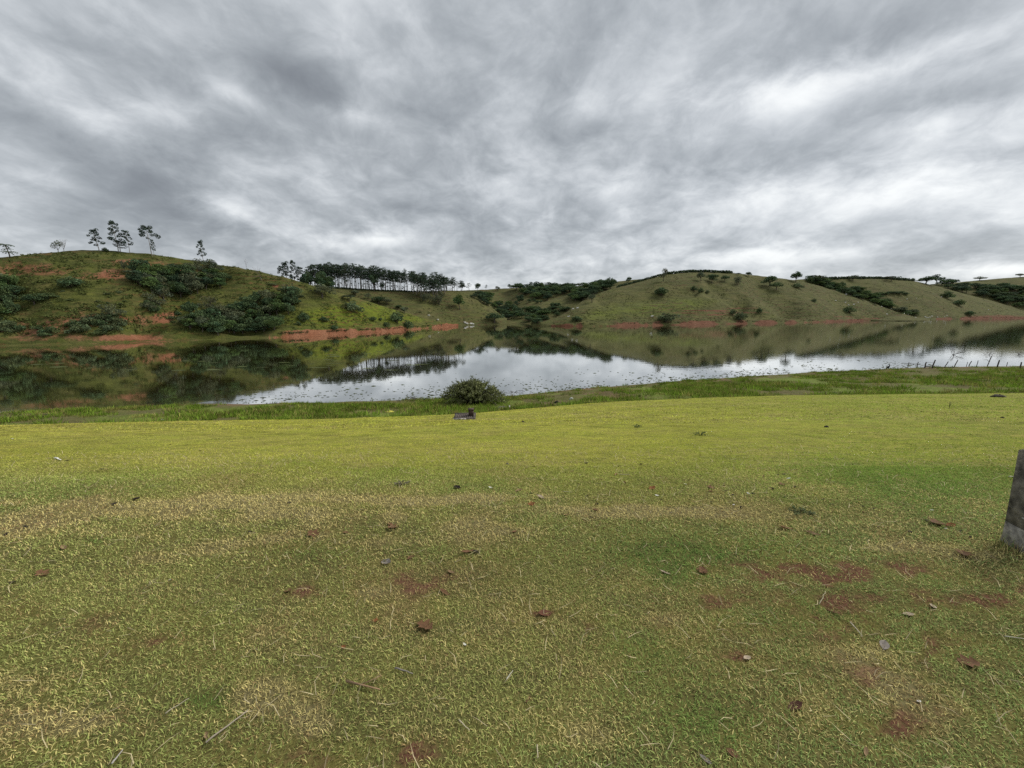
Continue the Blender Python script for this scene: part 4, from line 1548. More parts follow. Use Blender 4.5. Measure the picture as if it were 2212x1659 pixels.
def cow_mesh(graze, col):
    v = [(0, 0, 1.02), (.55, 0, 1.05), (-.6, 0, 1.06), (.78, 0, 1.12), (1.08, 0, .78 if graze else 1.38), (1.38, 0, .30 if graze else 1.28)]
    e = [(0, 1), (0, 2), (1, 3), (3, 4), (4, 5)]
    r = [.40, .37, .36, .24, .17, .11]
    for (x, y, par) in ((.58, .2, 1), (.5, -.2, 1), (-.62, .2, 2), (-.7, -.2, 2)):
        i = len(v)
        v += [(x, y, .62), (x + .02, y, .32), (x, y, .0)]
        e += [(par, i), (i, i + 1), (i + 1, i + 2)]
        r += [.13, .075, .065]
    i = len(v)
    v += [(-.92, 0, 1.12), (-1.0, 0, .6)]
    e += [(2, i), (i, i + 1)]
    r += [.05, .03]
    return skin_mesh('cow', v, e, r, M_HIDE, col)


def lying_cow(col):
    v = [(0, 0, .36), (.55, 0, .40), (-.6, 0, .36), (.85, 0, .62), (1.05, 0, .88), (1.36, 0, .80), (.75, .28, .10), (.35, .38, .08), (-.5, .34, .10), (-.15, .46, .08)]
    e = [(0, 1), (0, 2), (1, 3), (3, 4), (4, 5), (1, 6), (6, 7), (2, 8), (8, 9)]
    r = [.38, .34, .34, .22, .16, .11, .1, .07, .14, .08]
    return skin_mesh('cow', v, e, r, M_HIDE, col)


COW = [cow_mesh(True, (.78, .76, .70)), cow_mesh(False, (.80, .78, .72)), lying_cow((.78, .75, .69))]
c4 = lambda a, b: (1578.3 + a * .28646, 547.2 + b * .28646)
c3 = lambda a, b: (1036.9 + a * .2604, 547.2 + b * .2604)
c2 = lambda a, b: (518.4 + a * .2604, 518.4 + b * .2604)
herds = [
    ('white cow grazing on the slope of the right spur', 'cattle on the right spur', [c4(793, 360), c4(865, 373), c4(928, 390), c4(960, 371), c4(890, 393), c4(870, 313), c4(1178, 463), c4(1140, 402), c4(1212, 422)]),
    ('white cow on the trampled shore at the mouth of the right gully', 'cattle on the far right shore', [c4(1308, 456), c4(1338, 463), c4(1395, 485), c4(1466, 482), c4(1476, 487), c4(1486, 489), c4(1500, 486), c4(1518, 478), c4(1560, 485), c4(1630, 473), c4(1612, 482)]),
    ('white cow on the open face of the far hill', 'cattle on the far hill', [c4(1330, 348), c4(1400, 340), c4(1590, 332), c4(1945, 428)]),
    ('white cow on the left flank of the right hill', 'cattle on the left flank of the right hill', [c3(732, 527), c3(795, 552), c3(808, 460), c3(772, 467)]),
    ('white cow near the dark shrub clump above the right red bank', 'cow above the right red bank', [c3(1427, 530)]),
    ('white cow on the lower slope of the middle ridge', 'cattle on the middle ridge', [c2(1640, 668), c2(1565, 632)]),
    ('white cow at the water edge below the middle ridge', 'cattle at the water below the middle ridge', [c2(1885, 700), c2(1915, 702), c2(1868, 692), c2(1931, 703)]),
]
rc = random.Random(4)
for lab, grp, spots in herds:
    for (x, y) in spots:
        p = hill_hit(x, y, None, down=6)
        if p is None:
            continue
        p.z = max(p.z, -.25)
        o = obj('cow', rc.choice(COW), None, p - Vector((0, 0, .03)))
        s = rc.uniform(.60, .76)
        o.scale = (s, s, s)
        o.rotation_euler = (0, 0, rc.choice([0, PI]) + rc.uniform(-.7, .7))
        tag(o, lab, 'cow', grp)


# ------------------------------------------------------------------ lawn grass blades
def grass_colour(x, y, rnd, n):
    soil, dry, lush, near = lawn_fields(x, y)
    c_mid = np.array((.415, .42, .062))
    c_right = np.array((.27, .345, .044))
    c_left = np.array((.42, .40, .075))
    c_near = np.array((.345, .375, .120))
    c_blue = np.array((.100, .185, .072))
    c_straw = np.array((.64, .52, .23))
    c_brown = np.array((.20, .098, .055))
    c_lush = np.array((.19, .30, .038))
    sx = x / np.maximum(y, 1.0)
    wr = smooth(.2, 1.1, sx)[:, None]
    wl = smooth(-.3, -1.2, sx)[:, None]
    c = c_mid * (1 - wr) + c_right * wr
    c = c * (1 - wl) + c_left * wl
    nb = fbm(x * .45 + 3, y * .45, 95, 4)[:, None]
    c_n = c_near * (1 - smooth(.42, .62, nb)) + np.array((.25, .33, .105)) * smooth(.42, .62, nb)
    c = c * (1 - near[:, None]) + c_n * near[:, None]
    lu = np.clip(lush, 0, 1)[:, None]
    c = c * (1 - lu * .85) + (c_lush * (1 - near[:, None] * .5) + c_blue * near[:, None] * .5) * lu * .85
    # each blade may be dead: more often where it is dry
    pd = np.clip(.10 + .10 * near + dry * 1.3 + soil * .15 - lush * .15, .03, .95)
    dead = (rnd.uniform(0, 1, n) < pd)[:, None]
    c = np.where(dead, c * .25 + c_straw * .75 * (.62 + .38 * near[:, None]), c)
    brown = (rnd.uniform(0, 1, n) < np.clip(soil * .75 + .03, 0, .7))[:, None]
    c = np.where(brown, c * .35 + c_brown * .65, c)
    c = c * rnd.uniform(.52, 1.52, n)[:, None]
    pw = .35 + .65 * smooth(4, 9, y)
    patch = 1 - .5 * pw + pw * fbm(x * 1.1 + 2, y * 2.4, 171, 4)
    big = (.78 + .44 * fbm(x * .25, y * .5, 181, 3)) * (1 + .10 * near)
    speck = 1 - .6 * smooth(.58, .70, fbm(x * 2.6, y * 5.0, 191, 3)) * smooth(4.5, 8, y)
    speck = np.where(rnd.uniform(0, 1, n) < .8, speck, 1)
    c = c * (patch * big * speck)[:, None]
    return c, soil, dry


def blades(x, y, length, width, rnd, seg2, lean=(25, 80)):
    n = len(x)
    z = lawn_z(x, y) - .004
    az = rnd.uniform(0, 2 * PI, n)
    lo = 40 + 28 * smooth(1.5, 8.0, y)
    le = np.radians(lo + (88 - lo) * rnd.uniform(0, 1, n))
    L = length * rnd.uniform(.55, 1.35, n)
    w = width * rnd.uniform(.6, 1.3, n)
    dirx, diry = np.cos(az), np.sin(az)
    side_a = az + PI / 2 + rnd.uniform(-.6, .6, n)
    sxv = np.stack([np.cos(side_a), np.sin(side_a), np.zeros(n)], -1) * (w / 2)[:, None]
    B = np.stack([x, y, z], -1)
    tip = B + np.stack([dirx * np.sin(le) * L, diry * np.sin(le) * L, np.cos(le) * L + .003], -1)
    if seg2:
        le1 = le * .55
        mid = B + np.stack([dirx * np.sin(le1) * L * .55, diry * np.sin(le1) * L * .55, np.cos(le1) * L * .55], -1)
        V = np.stack([B - sxv, B + sxv, mid + sxv * .85, mid - sxv * .85, tip], 1).reshape(-1, 3)
        i = np.arange(n)[:, None] * 5
        F = np.concatenate([np.concatenate([i, i + 1, i + 2], 1), np.concatenate([i, i + 2, i + 3], 1), np.concatenate([i + 3, i + 2, i + 4], 1)])
        return V, F, 5
    V = np.stack([B - sxv, B + sxv, tip], 1).reshape(-1, 3)
    i = np.arange(n)[:, None] * 3
    return V, np.concatenate([i, i + 1, i + 2], 1), 3


def wedge_points(y0, y1, dens, rnd, k=1.5, pad=.7):
    area = k * (y1 ** 2 - y0 ** 2) + 2 * pad * (y1 - y0)
    n = int(area * dens)
    # sample y with weight proportional to the wedge width
    u = rnd.uniform(0, 1, n * 2)
    y = y0 + (y1 - y0) * u
    keep = rnd.uniform(0, 1, n * 2) < (k * y + pad) / (k * y1 + pad)
    y = y[keep][:n]
    x = rnd.uniform(-1, 1, len(y)) * (k * y + pad)
    return x, y


def build_grass():
    rnd = np.random.default_rng(77)
    # loose dry stems lying on and sticking out of the near grass
    x, y = wedge_points(.8, 5.5, 60, rnd)
    n = len(x)
    a = rnd.uniform(0, 2 * PI, n)
    el = np.radians(rnd.uniform(2, 32, n))
    L = rnd.uniform(.035, .10, n)
    B = np.stack([x, y, lawn_z(x, y) + rnd.uniform(.004, .016, n)], -1)
    D = np.stack([np.cos(a) * np.cos(el), np.sin(a) * np.cos(el), np.sin(el)], -1)
    S = np.stack([-np.sin(a), np.cos(a), np.zeros(n)], -1) * (.0011 + .0002 * y)[:, None]
    bend = np.stack([-np.sin(a), np.cos(a), np.zeros(n)], -1) * (rnd.normal(0, .10, n) * L)[:, None]
    M = B + D * (L * .5)[:, None] + bend
    T = B + D * L[:, None]
    V = np.stack([B - S, B + S, M + S, M - S, T], 1).reshape(-1, 3)
    i = np.arange(n)[:, None] * 5
    F = np.concatenate([np.concatenate([i, i + 1, i + 2], 1), np.concatenate([i, i + 2, i + 3], 1), np.concatenate([i + 3, i + 2, i + 4], 1)])
    c = np.array((.62, .53, .32)) * rnd.uniform(.5, 1.15, n)[:, None]
    o = obj('loose_straw', np_mesh('loose_straw', V, F, M_BLADE, np.repeat(c, 5, 0)))
    tag(o, 'thin dry stems strewn through the near grass', 'straw', kind='stuff')
    for (y0, y1, dens, ln, wd, seg) in ((.75, 2.2, 19000, .0215, .0031, True), (2.2, 4.2, 9000, .025, .0046, True), (4.2, 9.5, 3000, .034, .0082, False), (9.5, 48.0, 330, .075, .024, False)):
        x, y = wedge_points(y0, y1, dens, rnd)
        if y1 > 20:
            ok = y < edgeY(x) - .05
            x, y = x[ok], y[ok]
            # thin out with distance
            ok = rnd.uniform(0, 1, len(x)) < np.clip(14.0 / y, .4, 1)
            x, y = x[ok], y[ok]
        n = len(x)
        c, soil, dry = grass_colour(x, y, rnd, n)
        keep = rnd.uniform(0, 1, n) > np.clip((soil - .25) * .7, 0, .55)
        x, y, c = x[keep], y[keep], c[keep]
        V, F, k = blades(x, y, ln, wd, rnd, seg, (35, 84) if seg else (52, 88))
        me = np_mesh('grass', V, F, M_BLADE, np.repeat(c, k, 0))
        o = obj('grass', me)
        tag(o, {.75: 'short curly grass blades nearest the viewer', 2.2: 'short grass blades on the flat top of the lawn', 4.2: 'mown grass on the upper lawn slope', 9.5: 'mown grass on the lower lawn slope'}[y0], 'grass', kind='stuff')


build_grass()


# tussocks on the shore strip
def build_tussocks():
    rnd = np.random.default_rng(88)
    mb = MB()
    xs = np.concatenate([rnd.uniform(-46, 90, 9000)])
    for x in xs:
        E, S = float(edgeY(x)), float(shoreY(x))
        w = max(S - E, 2)
        t = rnd.uniform(.03, .97)
        y = E + w * t
        if abs(x) > 1.55 * y + 2:
            continue
        g = fbm(np.array([x * .22 + 4]), np.array([y * .3]), 81, 4)[0] + (fbm(np.array([x * .9]), np.array([y * .9]), 83, 3)[0] - .5) * .5
        if g - .10 * t < .40 + rnd.uniform(-.12, .10):
            continue
        s = rnd.uniform(.15, .40) * (1.1 - .5 * t) * (1 + .008 * y)
        n = 26
        z = float(shore_z(x, y))
        a = rnd.uniform(0, 2 * PI, n)
        rr = np.sqrt(rnd.uniform(0, 1, n)) * s * 1.5
        bx, by = x + np.cos(a) * rr, y + np.sin(a) * rr * .8
        B = np.stack([bx, by, np.full(n, z - .05)], -1)
        L = s * rnd.uniform(.6, 1.2, n) * (1 - .35 * rr / (s * 1.5))
        out = rnd.uniform(.2, .9, n)
        tip = B + np.stack([np.cos(a) * L * out, np.sin(a) * L * out, L * 1.0 + .05], -1)
        wv = rnd.normal(size=(n, 3)) * np.array((1, 1, .1))
        wv /= np.linalg.norm(wv, axis=1)[:, None]
        wv *= (s * .10)
        V = np.stack([B - wv, B + wv, tip], 1).reshape(-1, 3)
        i = np.arange(n)[:, None] * 3
        base = np.array((.20, .30, .040)) * (1 - t * .2) if rnd.random() < .7 else np.array((.27, .26, .075))
        cc = base * rnd.uniform(.5, 1.4)
        mb.add(V, np.concatenate([i, i + 1, i + 2], 1), np.repeat(rnd.uniform(.75, 1.25, n), 3)[:, None] * cc)
    o = obj('grass_tussocks', mb.mesh('grass_tussocks', M_BLADE))
    tag(o, 'bright green grass tussocks along the lake margin', 'grass', kind='stuff')
    # short cover between them
    x = rnd.uniform(-46, 90, 150000)
    E, S = edgeY(x), shoreY(x)
    t = rnd.uniform(0, 1, len(x)) ** 1.2
    y = E + np.maximum(S - E, 2) * t
    ok = (np.abs(x) < 1.5 * y + 2) & (t < .98)
    x, y, t = x[ok], y[ok], t[ok]
    g = fbm(x * .22 + 4, y * .3, 81, 4)
    ok = g - .2 * t + rnd.uniform(-.2, .2, len(x)) > .33
    x, y, t, g = x[ok], y[ok], t[ok], g[ok]
    n = len(x)
    B = np.stack([x, y, shore_z(x, y) - .01], -1)
    a = rnd.uniform(0, 2 * PI, n)
    L = rnd.uniform(.04, .12, n)
    tip = B + np.stack([np.cos(a) * L * .7, np.sin(a) * L * .7, L], -1)
    wv = np.stack([-np.sin(a), np.cos(a), np.zeros(n)], -1) * .014
    V = np.stack([B - wv, B + wv, tip], 1).reshape(-1, 3)
    i = np.arange(n)[:, None] * 3
    gm = smooth(.42, .6, g)[:, None]
    c = np.array((.23, .20, .08)) * (1 - gm) + np.array((.19, .245, .042)) * gm
    c = c * rnd.uniform(.7, 1.3, n)[:, None]
    o = obj('grass', np_mesh('grass', V, np.concatenate([i, i + 1, i + 2], 1), M_BLADE, np.repeat(c, 3, 0)))
    tag(o, 'short mixed grass of the lake margin', 'grass', kind='stuff')


build_tussocks()


# ------------------------------------------------------------------ floating weed on the water
def build_weed():
    rnd = np.random.default_rng(99)
    mb = MB()
    n = 0
    while n < 1300:
        x = rnd.uniform(-26, 64)
        S = float(shoreY(x))
        d = rnd.exponential(3.0) + .1
        y = S + d
        if abs(x) > 1.45 * y or d > 24:
            continue
        if vnoise(np.array([x * .25]), np.array([y * .3]), 14)[0] < .35 + rnd.uniform(-.1, .2):
            continue
        s = rnd.uniform(.03, .12) * (2.0 if rnd.random() < .06 else 1)
        k = 7
        a = np.linspace(0, 2 * PI, k, endpoint=False)
        r = s * rnd.uniform(.4, 1.2, k)
        V = np.stack([x + np.cos(a) * r * 1.5, y + np.sin(a) * r, np.full(k, .006)], -1)
        V = np.concatenate([V, [[x, y, .012 + s * .30]]])
        F = [(i, (i + 1) % k, k) for i in range(k)]
        mb.add(V, F, np.array((.028, .033, .015)) * rnd.uniform(.6, 1.5))
        n += 1
    o = obj('floating_weed', mb.mesh('floating_weed', M_LEAF))
    tag(o, 'scattered dark water weed floating near the lawn shore', 'water weed', kind='stuff')
    # thin mats of weed lying along the surface in the far left part
    mb = MB()
    for i in range(130):
        px, py = rnd.uniform(20, 980), rnd.uniform(716, 800)
        if py < np.interp(px, [0, 300, 600, 985], [757, 750, 738, 710]):
            continue
        p = ray_at_z(px, py, 0.006)
        if vnoise(np.array([p.x * .06]), np.array([p.y * .12]), 15)[0] < .5:
            continue
        k = 9
        a = np.linspace(0, 2 * PI, k, endpoint=False)
        s = rnd.uniform(.15, .5)
        r = s * rnd.uniform(.5, 1.3, k)
        V = np.stack([p.x + np.cos(a) * r * 3.0, p.y + np.sin(a) * r, np.full(k, .006)], -1)
        V = np.concatenate([V, [[p.x, p.y, .03]]])
        mb.add(V, [(i, (i + 1) % k, k) for i in range(k)], np.array((.040, .046, .018)) * rnd.uniform(.6, 1.4))
    o = obj('weed_mats', mb.mesh('weed_mats', M_LEAF))
    tag(o, 'thin streaks of floating weed before the left hill', 'water weed', kind='stuff')


build_weed()


# ------------------------------------------------------------------ bush by the water
def build_bush():
    rnd = np.random.default_rng(5)
    p = ground_at(1022, 871)
    m = mpp(p)
    W_, H_ = 150 * m, 51 * m
    e = bpy.data.objects.new('bush', None)
    e.location = p
    COL.objects.link(e)
    tag(e, 'wide spiky olive bush on the lake margin in the middle', 'bush')
    st, lf = MB(), MB()
    for i in range(430):
        a = rnd.uniform(0, 2 * PI)
        el = rnd.uniform(0, 1) ** .8
        rx = W_ / 2 * math.cos(el * PI / 2 * .96) * rnd.uniform(.8, 1.0)
        hz = H_ * (math.sin(el * PI / 2) * .88 + .05) * rnd.uniform(.84, 1.07)
        end = np.array((math.cos(a) * rx, math.sin(a) * rx * .62, hz))
        st0 = np.array((math.cos(a) * rx * .18, math.sin(a) * rx * .12, -.08))
        pts = []
        for k in range(6):
            t = k / 5
            q = st0 + (end - st0) * t
            q[2] += .25 * H_ * math.sin(PI * t) * (1 - el) * .8
            q += rnd.normal(size=3) * .03
            pts.append(q)
        st.tube(pts, np.linspace(.018, .004, 6), 3, np.array((.11, .095, .07)) * rnd.uniform(.7, 1.2))
        nl = rnd.integers(26, 44)
        tt = 1 - rnd.uniform(0, 1, nl) ** 1.5 * .62
        C = np.array([np.array(pts[min(int(t * 5), 4)]) * (1 - (t * 5 - min(int(t * 5), 4))) + np.array(pts[min(int(t * 5) + 1, 5)]) * (t * 5 - min(int(t * 5), 4)) for t in tt])
        C += rnd.normal(size=C.shape) * .055
        V, F = leaf_tris(C, .095, rnd, .15)
        cc = np.array((.080, .086, .036)) * rnd.uniform(.65, 1.4)
        lf.add(V, F, np.repeat(rnd.uniform(.75, 1.35, nl), 4)[:, None] * cc)
        if rnd.random() < .3:
            d = end - np.array(pts[-2])
            d /= np.linalg.norm(d)
            tip = end + d * rnd.uniform(.15, .38) + np.array((0, 0, .1))
            st.tube([end, (end + tip) / 2 + rnd.normal(size=3) * .02, tip], [.009, .007, .003], 3, (.10, .09, .06))
            C = np.array([end + (tip - end) * t for t in rnd.uniform(.1, 1, 9)]) + rnd.normal(size=(9, 3)) * .025
            V, F = leaf_tris(C, .075, rnd, .1)
            lf.add(V, F, (.07, .075, .042))
    obj('branches', st.mesh('branches', M_BARK), e)
    obj('foliage', lf.mesh('foliage', M_LEAF), e)


build_bush()


def dead_branch(px, py, wpx, hpx, label, seed, n=7, group=None, flat=.5):
    """fallen dry branch lying at the water's edge: a main limb with forked twigs"""
    rnd = np.random.default_rng(seed)
    p = ground_at(px, py)
    p.z = max(p.z, 0.0)
    m = mpp(p)
    w, h = wpx * m, hpx * m
    mb = MB()
    col = (.085, .075, .065)
    for i in range(n):
        a = rnd.uniform(-1, 1)
        end = np.array((a * w / 2, rnd.uniform(-.4, .4), max(h * (1 - abs(a) * flat) * rnd.uniform(.4, 1.0), .06)))
        limb(mb, (rnd.normal() * .1, 0, -.05), end, .026, .010, rnd, .13, 4, col, 4)
        for k in range(3):
            t = rnd.uniform(.4, .95)
            b = end * t
            e2 = b + np.array((rnd.normal() * .28 * w * .3 + a * .2, rnd.normal() * .2, rnd.uniform(-.05, .22)))
            e2[2] = max(e2[2], .03)
            limb(mb, b, e2, .012, .005, rnd, .1, 3, col, 2)
    o = obj('dead_branch', mb.mesh('dead_branch', M_BARK), None, p)
    tag(o, label, 'branch', group)
    return o


dead_branch(905, 866, 70, 12, 'dead brushwood in the shallows just left of the spiky bush', 1, 9)
dead_branch(1112, 852, 46, 6, 'dead low branch reaching into the water right of the spiky bush', 2, 6)
dead_branch(870, 868, 26, 5, 'small drift of twigs at the shore left of the brushwood', 3, 4)
dead_branch(2054, 789.5, 46, 17, 'fan of bare twigs standing in the water behind the leaning fence posts', 4, 13)
dead_branch(2130, 789, 30, 9, 'low bare branches in the water between the rightmost fence posts', 5, 8)
dead_branch(2195, 789, 26, 12, 'bare branches at the water edge near the right frame edge', 6, 7)


# ------------------------------------------------------------------ drowned fence posts at the right shore
fz = lambda a, b: ((3240 + a * .27125) / 1.736, (1300 + b * .27125) / 1.736)
posts = [(610, 612, 212, 265, 9, 'thin short fence post in the water, leftmost of the drowned fence'), (728, 738, 210, 290, 11, 'second drowned fence post from the left, joined by the floating rail'),
         (838, 843, 212, 297, 18, 'thick short post at the left end of the rail on the bank'), (937, 962, 180, 300, 18, 'thick leaning post at the right end of the rail on the bank'),
         (1110, 1148, 205, 288, 12, 'strongly leaning post right of the railed pair'), (1250, 1280, 185, 272, 13, 'leaning post in front of the fan of bare twigs'),
         (1418, 1422, 212, 262, 7, 'thin short stake right of the fan of bare twigs'), (1450, 1470, 197, 265, 12, 'leaning post just right of the thin short stake'),
         (1560, 1562, 190, 265, 9, 'straight slim post between the leaning post and the tallest one'), (1710, 1733, 128, 265, 12, 'tallest leaning post with a dead branch'),
         (1838, 1847, 185, 290, 18, 'thick upright post right of the tallest one'), (1973, 1974, 212, 265, 8, 'thin upright post second from the right end'),
         (2153, 2155, 212, 302, 18, 'thick square post at the right end of the drowned fence'), (1022, 1021, 258, 282, 7, 'low stub between the railed pair and the leaning post')]
PT = []
for (bx, tx, ty, by, wz, lab) in posts:
    B, T = fz(bx, by), fz(tx, ty)
    p = ground_at(*B)
    if p.z < 0:
        p = ray_at_z(B[0], B[1], 0.0)
    m = mpp(p)
    h = (B[1] - T[1]) * m
    dx = (T[0] - B[0]) * m
    # the frame leans verticals outward here; keep the real lean
    vx = h * (B[0] - CX) / FP * math.tan(TH) * -1.0
    w = wz * .156 * m
    rnd = np.random.default_rng(int(bx))
    mb = MB()
    wood_c = np.array((.075, .062, .052)) * rnd.uniform(.8, 1.3)
    pts = [(-dx * .25, 0, -.45)] + [(dx * t + rnd.normal() * .012, rnd.normal() * .012, h * t) for t in (0, .33, .66, .97)] + [(dx, 0.0, h)]
    mb.tube(pts, [w * .42, w * .44, w * .41, w * .40, w * .37, w * .26], 7, wood_c)
    o = obj('fence_post', mb.mesh('fence_post', M_WOOD), None, p)
    tag(o, lab, 'fence post', 'old fence posts standing in the shallows')
    PT.append((p.copy(), dx, h))


def rail(a, b, r, label, seed, dz=0.0):
    rnd = np.random.default_rng(seed)
    mb = MB()
    a, b = np.array(a), np.array(b)
    n = 6
    pts = [(b - a) * (i / n) + np.array((0, 0, rnd.normal() * .015)) for i in range(n + 1)]
    mb.tube(pts, [r * rnd.uniform(.8, 1.15) for _ in pts], 6, (.07, .06, .05))
    o = obj('fence_rail', mb.mesh('fence_rail', M_WOOD), None, a)
    tag(o, label, 'fence rail')


def on_post(i, zf):
    p, dx, h = PT[i]
    return np.array((p.x + dx * zf, p.y - .09, p.z + h * zf))


A0, B0 = on_post(0, .58), on_post(1, .58)
dAB = B0 - A0
rail(A0 - dAB * .85, B0 + dAB * .2, .035, 'thin rail nailed across the two leftmost drowned posts', 1)
A1, B1 = on_post(2, .30), on_post(3, .27)
d1 = B1 - A1
rail(A1 - d1 * .13, B1 + d1 * .2, .055, 'thick low rail between the two thick posts', 2)
A1, B1 = on_post(2, .95), on_post(3, .68)
rail(A1, B1, .016, 'thin upper rod between the two thick posts', 3)
a, b = ground_at(*fz(960, 292)), ground_at(*fz(1240, 292))
rail((a.x, a.y, max(a.z, 0) + .06), (b.x, b.y, max(b.z, 0) + .06), .05, 'fallen pole lying along the waterline below the leaning posts', 4)
p9, dx9, h9 = PT[9]
mb = MB()
rnd = np.random.default_rng(8)
limb(mb, (0, 0, 0), (-.35, 0, .28), .03, .02, rnd, .1, 5, (.08, .07, .06))
limb(mb, (-.35, 0, .28), (-1.05, .1, .42), .02, .006, rnd, .1, 4, (.08, .07, .06))
limb(mb, (-.3, 0, .26), (-.8, .1, .15), .014, .005, rnd, .1, 4, (.08, .07, .06))
o = obj('dead_branch', mb.mesh('dead_branch', M_BARK), None, Vector((p9.x + dx9 * .4, p9.y, p9.z + h9 * .42)))
tag(o, 'forked dead branch caught on the tallest leaning post', 'branch')

# black bird on the waterline
bp = ground_at(1918, 797.5)
bm = skin_mesh('bird', [(0, 0, .24), (-.13, 0, .17), (-.27, 0, .08), (.10, 0, .33), (.13, 0, .43), (.07, 0, .50), (-.01, 0, .50), (-.10, 0, .48), (.02, .05, .10), (.03, .05, 0), (.02, -.05, .10), (.03, -.05, 0)],
               [(0, 1), (1, 2), (0, 3), (3, 4), (4, 5), (5, 6), (6, 7), (0, 8), (8, 9), (0, 10), (10, 11)],
               [.085, .07, .02, .055, .035, .04, .028, .008, .018, .014, .018, .014], M_HIDE, (.012, .012, .014))
o = obj('bird', bm, None, Vector((bp.x, bp.y, max(bp.z, 0))))
o.scale = (1.35, 1.35, 1.35)
tag(o, 'black long necked bird standing at the waterline left of the fence posts', 'bird')


# ------------------------------------------------------------------ storm drain on the lawn edge
def build_drain():
    p = ground_at(1003, 906)
    m = mpp(p)
    W_ = 46 * m
    D_ = .62
    e = bpy.data.objects.new('storm_drain', None)
    e.location = p
    # lie with the slope
    zx = float(lawn_z(p.x + .5, p.y) - lawn_z(p.x - .5, p.y))
    zy = float(lawn_z(p.x, p.y + .5) - lawn_z(p.x, p.y - .5))
    e.rotation_euler = (.03, -math.atan(zx), .05)
    COL.objects.link(e)
    tag(e, 'raised grated storm drain with a stub pipe at the lawn edge', 'storm drain')
    con = (.085, .075, .062)
    mb = MB()
    t = .12
    hz = .06
    mb.box((0, 0, .0), (W_ + .04, t, hz * 2), con)
    mb.box((0, D_ - .0, .0), (W_ + .02, t, hz * 2), con)
    mb.box((-W_ / 2 + t / 2, D_ / 2, -.004), (t, D_ - t, hz * 2), con)
    mb.box((W_ / 2 - t / 2, D_ / 2, -.004), (t, D_ - t, hz * 2), con)
    obj('rim', mb.mesh('rim', M_CONC), e)
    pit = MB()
    pit.box((0, D_ / 2, -.03), (W_ - 2 * t, D_ - t - .01, .06), (.02, .018, .016))  # near-black sheet just under the bars, painted as the shade inside
    obj('pit_shade', pit.mesh('pit_shade', M_CONC), e)
    bar = MB()
    bar.box((0, 0, 0), (.06, D_ - t, .05), (.105, .085, .075))
    bme = bar.mesh('bar', M_CONC)
    n = 8
    for i in range(n):
        x = -W_ / 2 + t + (W_ - 2 * t) * (i + .5) / n
        o = obj('bar', bme, e, (x, D_ / 2, hz - .03))
        o.rotation_euler = (0, 0, -.05)
    s = MB()
    s.box((.24, D_ * .55, hz + .11), (.19, .17, .24), (.075, .05, .042))
    s.box((.24, D_ * .55, hz + .24), (.22, .20, .05), (.085, .06, .05))
    obj('stub_pipe', s.mesh('stub_pipe', M_CONC), e)
    lip = MB()
    lip.box((-.18, -.09, hz - .02), (.5, .05, .05), (.34, .32, .29))
    obj('pale_chip', lip.mesh('pale_chip', M_CONC), e)


build_drain()


def blob_mesh(name, rx, ry, rz, seed, col, mat, lump=.3, nu=10, nv=6):
    rnd = np.random.default_rng(seed)
    V, F = [], []
    for j in range(nv + 1):
        phi = -PI / 2 + PI * j / nv
        for i in range(nu):
            t = 2 * PI * i / nu
            k = 1 + rnd.uniform(-lump, lump) * math.cos(phi)
            V.append((rx * k * math.cos(phi) * math.cos(t), ry * k * math.cos(phi) * math.sin(t), rz * math.sin(phi) * (1 + rnd.uniform(-lump, lump) * .4)))
    for j in range(nv):
        for i in range(nu):
            i2 = (i + 1) % nu
            F.append((j * nu + i, j * nu + i2, (j + 1) * nu + i2, (j + 1) * nu + i))
    mb = MB()
    mb.add(V, F, col)
    return mb.mesh(name, mat, True)


def lump(name, px, py, wpx, hpx, col, label, cat, mat=M_STONE, seed=1, lumpy=.3, group=None):
    p = ground_at(px, py)
    m = mpp(p)
    w, h = wpx * m / 2, hpx * m
    o = obj(name, blob_mesh(name, w, w * .7, h, seed, col, mat, lumpy), None, p)
    tag(o, label, cat, group)
    return o


lump('rock', 1086, 886, 38, 9, (.19, .18, .14), 'smooth grey rock half buried at the lawn edge', 'rock', seed=1, lumpy=.12)
lump('plastic_bag', 1099.5, 881, 8, 5, (.82, .82, .78), 'crumpled white bag beside the grey rock', 'bag', M_PAPER, 2, .5)
lump('clod', 1203, 870.5, 10, 5, (.03, .028, .025), 'black lump at the lawn edge right of the rock', 'clod', M_STONE, 3, .4)
lump('plastic_bag', 1234, 862, 9, 4, (.55, .57, .50), 'pale scrap on the green margin right of the black lump', 'bag', M_PAPER, 4, .4)
lump('plastic_scrap', 841, 890, 18, 3, (.70, .62, .12), 'yellow plastic scrap on the margin left of the bush', 'litter', M_PAPER, 5, .5)
lump('plastic_scrap', 351, 908, 6, 3, (.82, .82, .80), 'tiny white scrap on the margin at the left', 'litter', M_PAPER, 6, .4)
lump('clod', 1802, 851, 14, 4, (.045, .04, .03), 'dark clod at the lawn edge on the right', 'clod', M_STONE, 7, .4)
lump('molehill', 2157, 858, 30, 6, (.055, .045, .032), 'dark flat mound at the right side of the lawn', 'mound', M_STONE, 8, .35)
lump('clod', 1785, 923, 10, 4, (.035, .03, .026), 'small dark clod on the right lawn', 'clod', M_STONE, 9, .4)
lump('clod', 2165, 903, 8, 3, (.05, .04, .03), 'small dark clod below the flat mound', 'clod', M_STONE, 10, .4)
lump('clod', 100, 899, 12, 5, (.05, .04, .03), 'dark clod at the shore far left', 'clod', M_STONE, 11, .4)
lump('clod', 1130, 912, 7, 3, (.06, .05, .04), 'brown clod on the lawn right of the storm drain', 'clod', M_STONE, 12, .4)
lump('molehill', 1096, 1003, 6, 4, (.18, .16, .12), 'little grey stone in the middle of the lawn', 'stone', M_STONE, 13, .2)


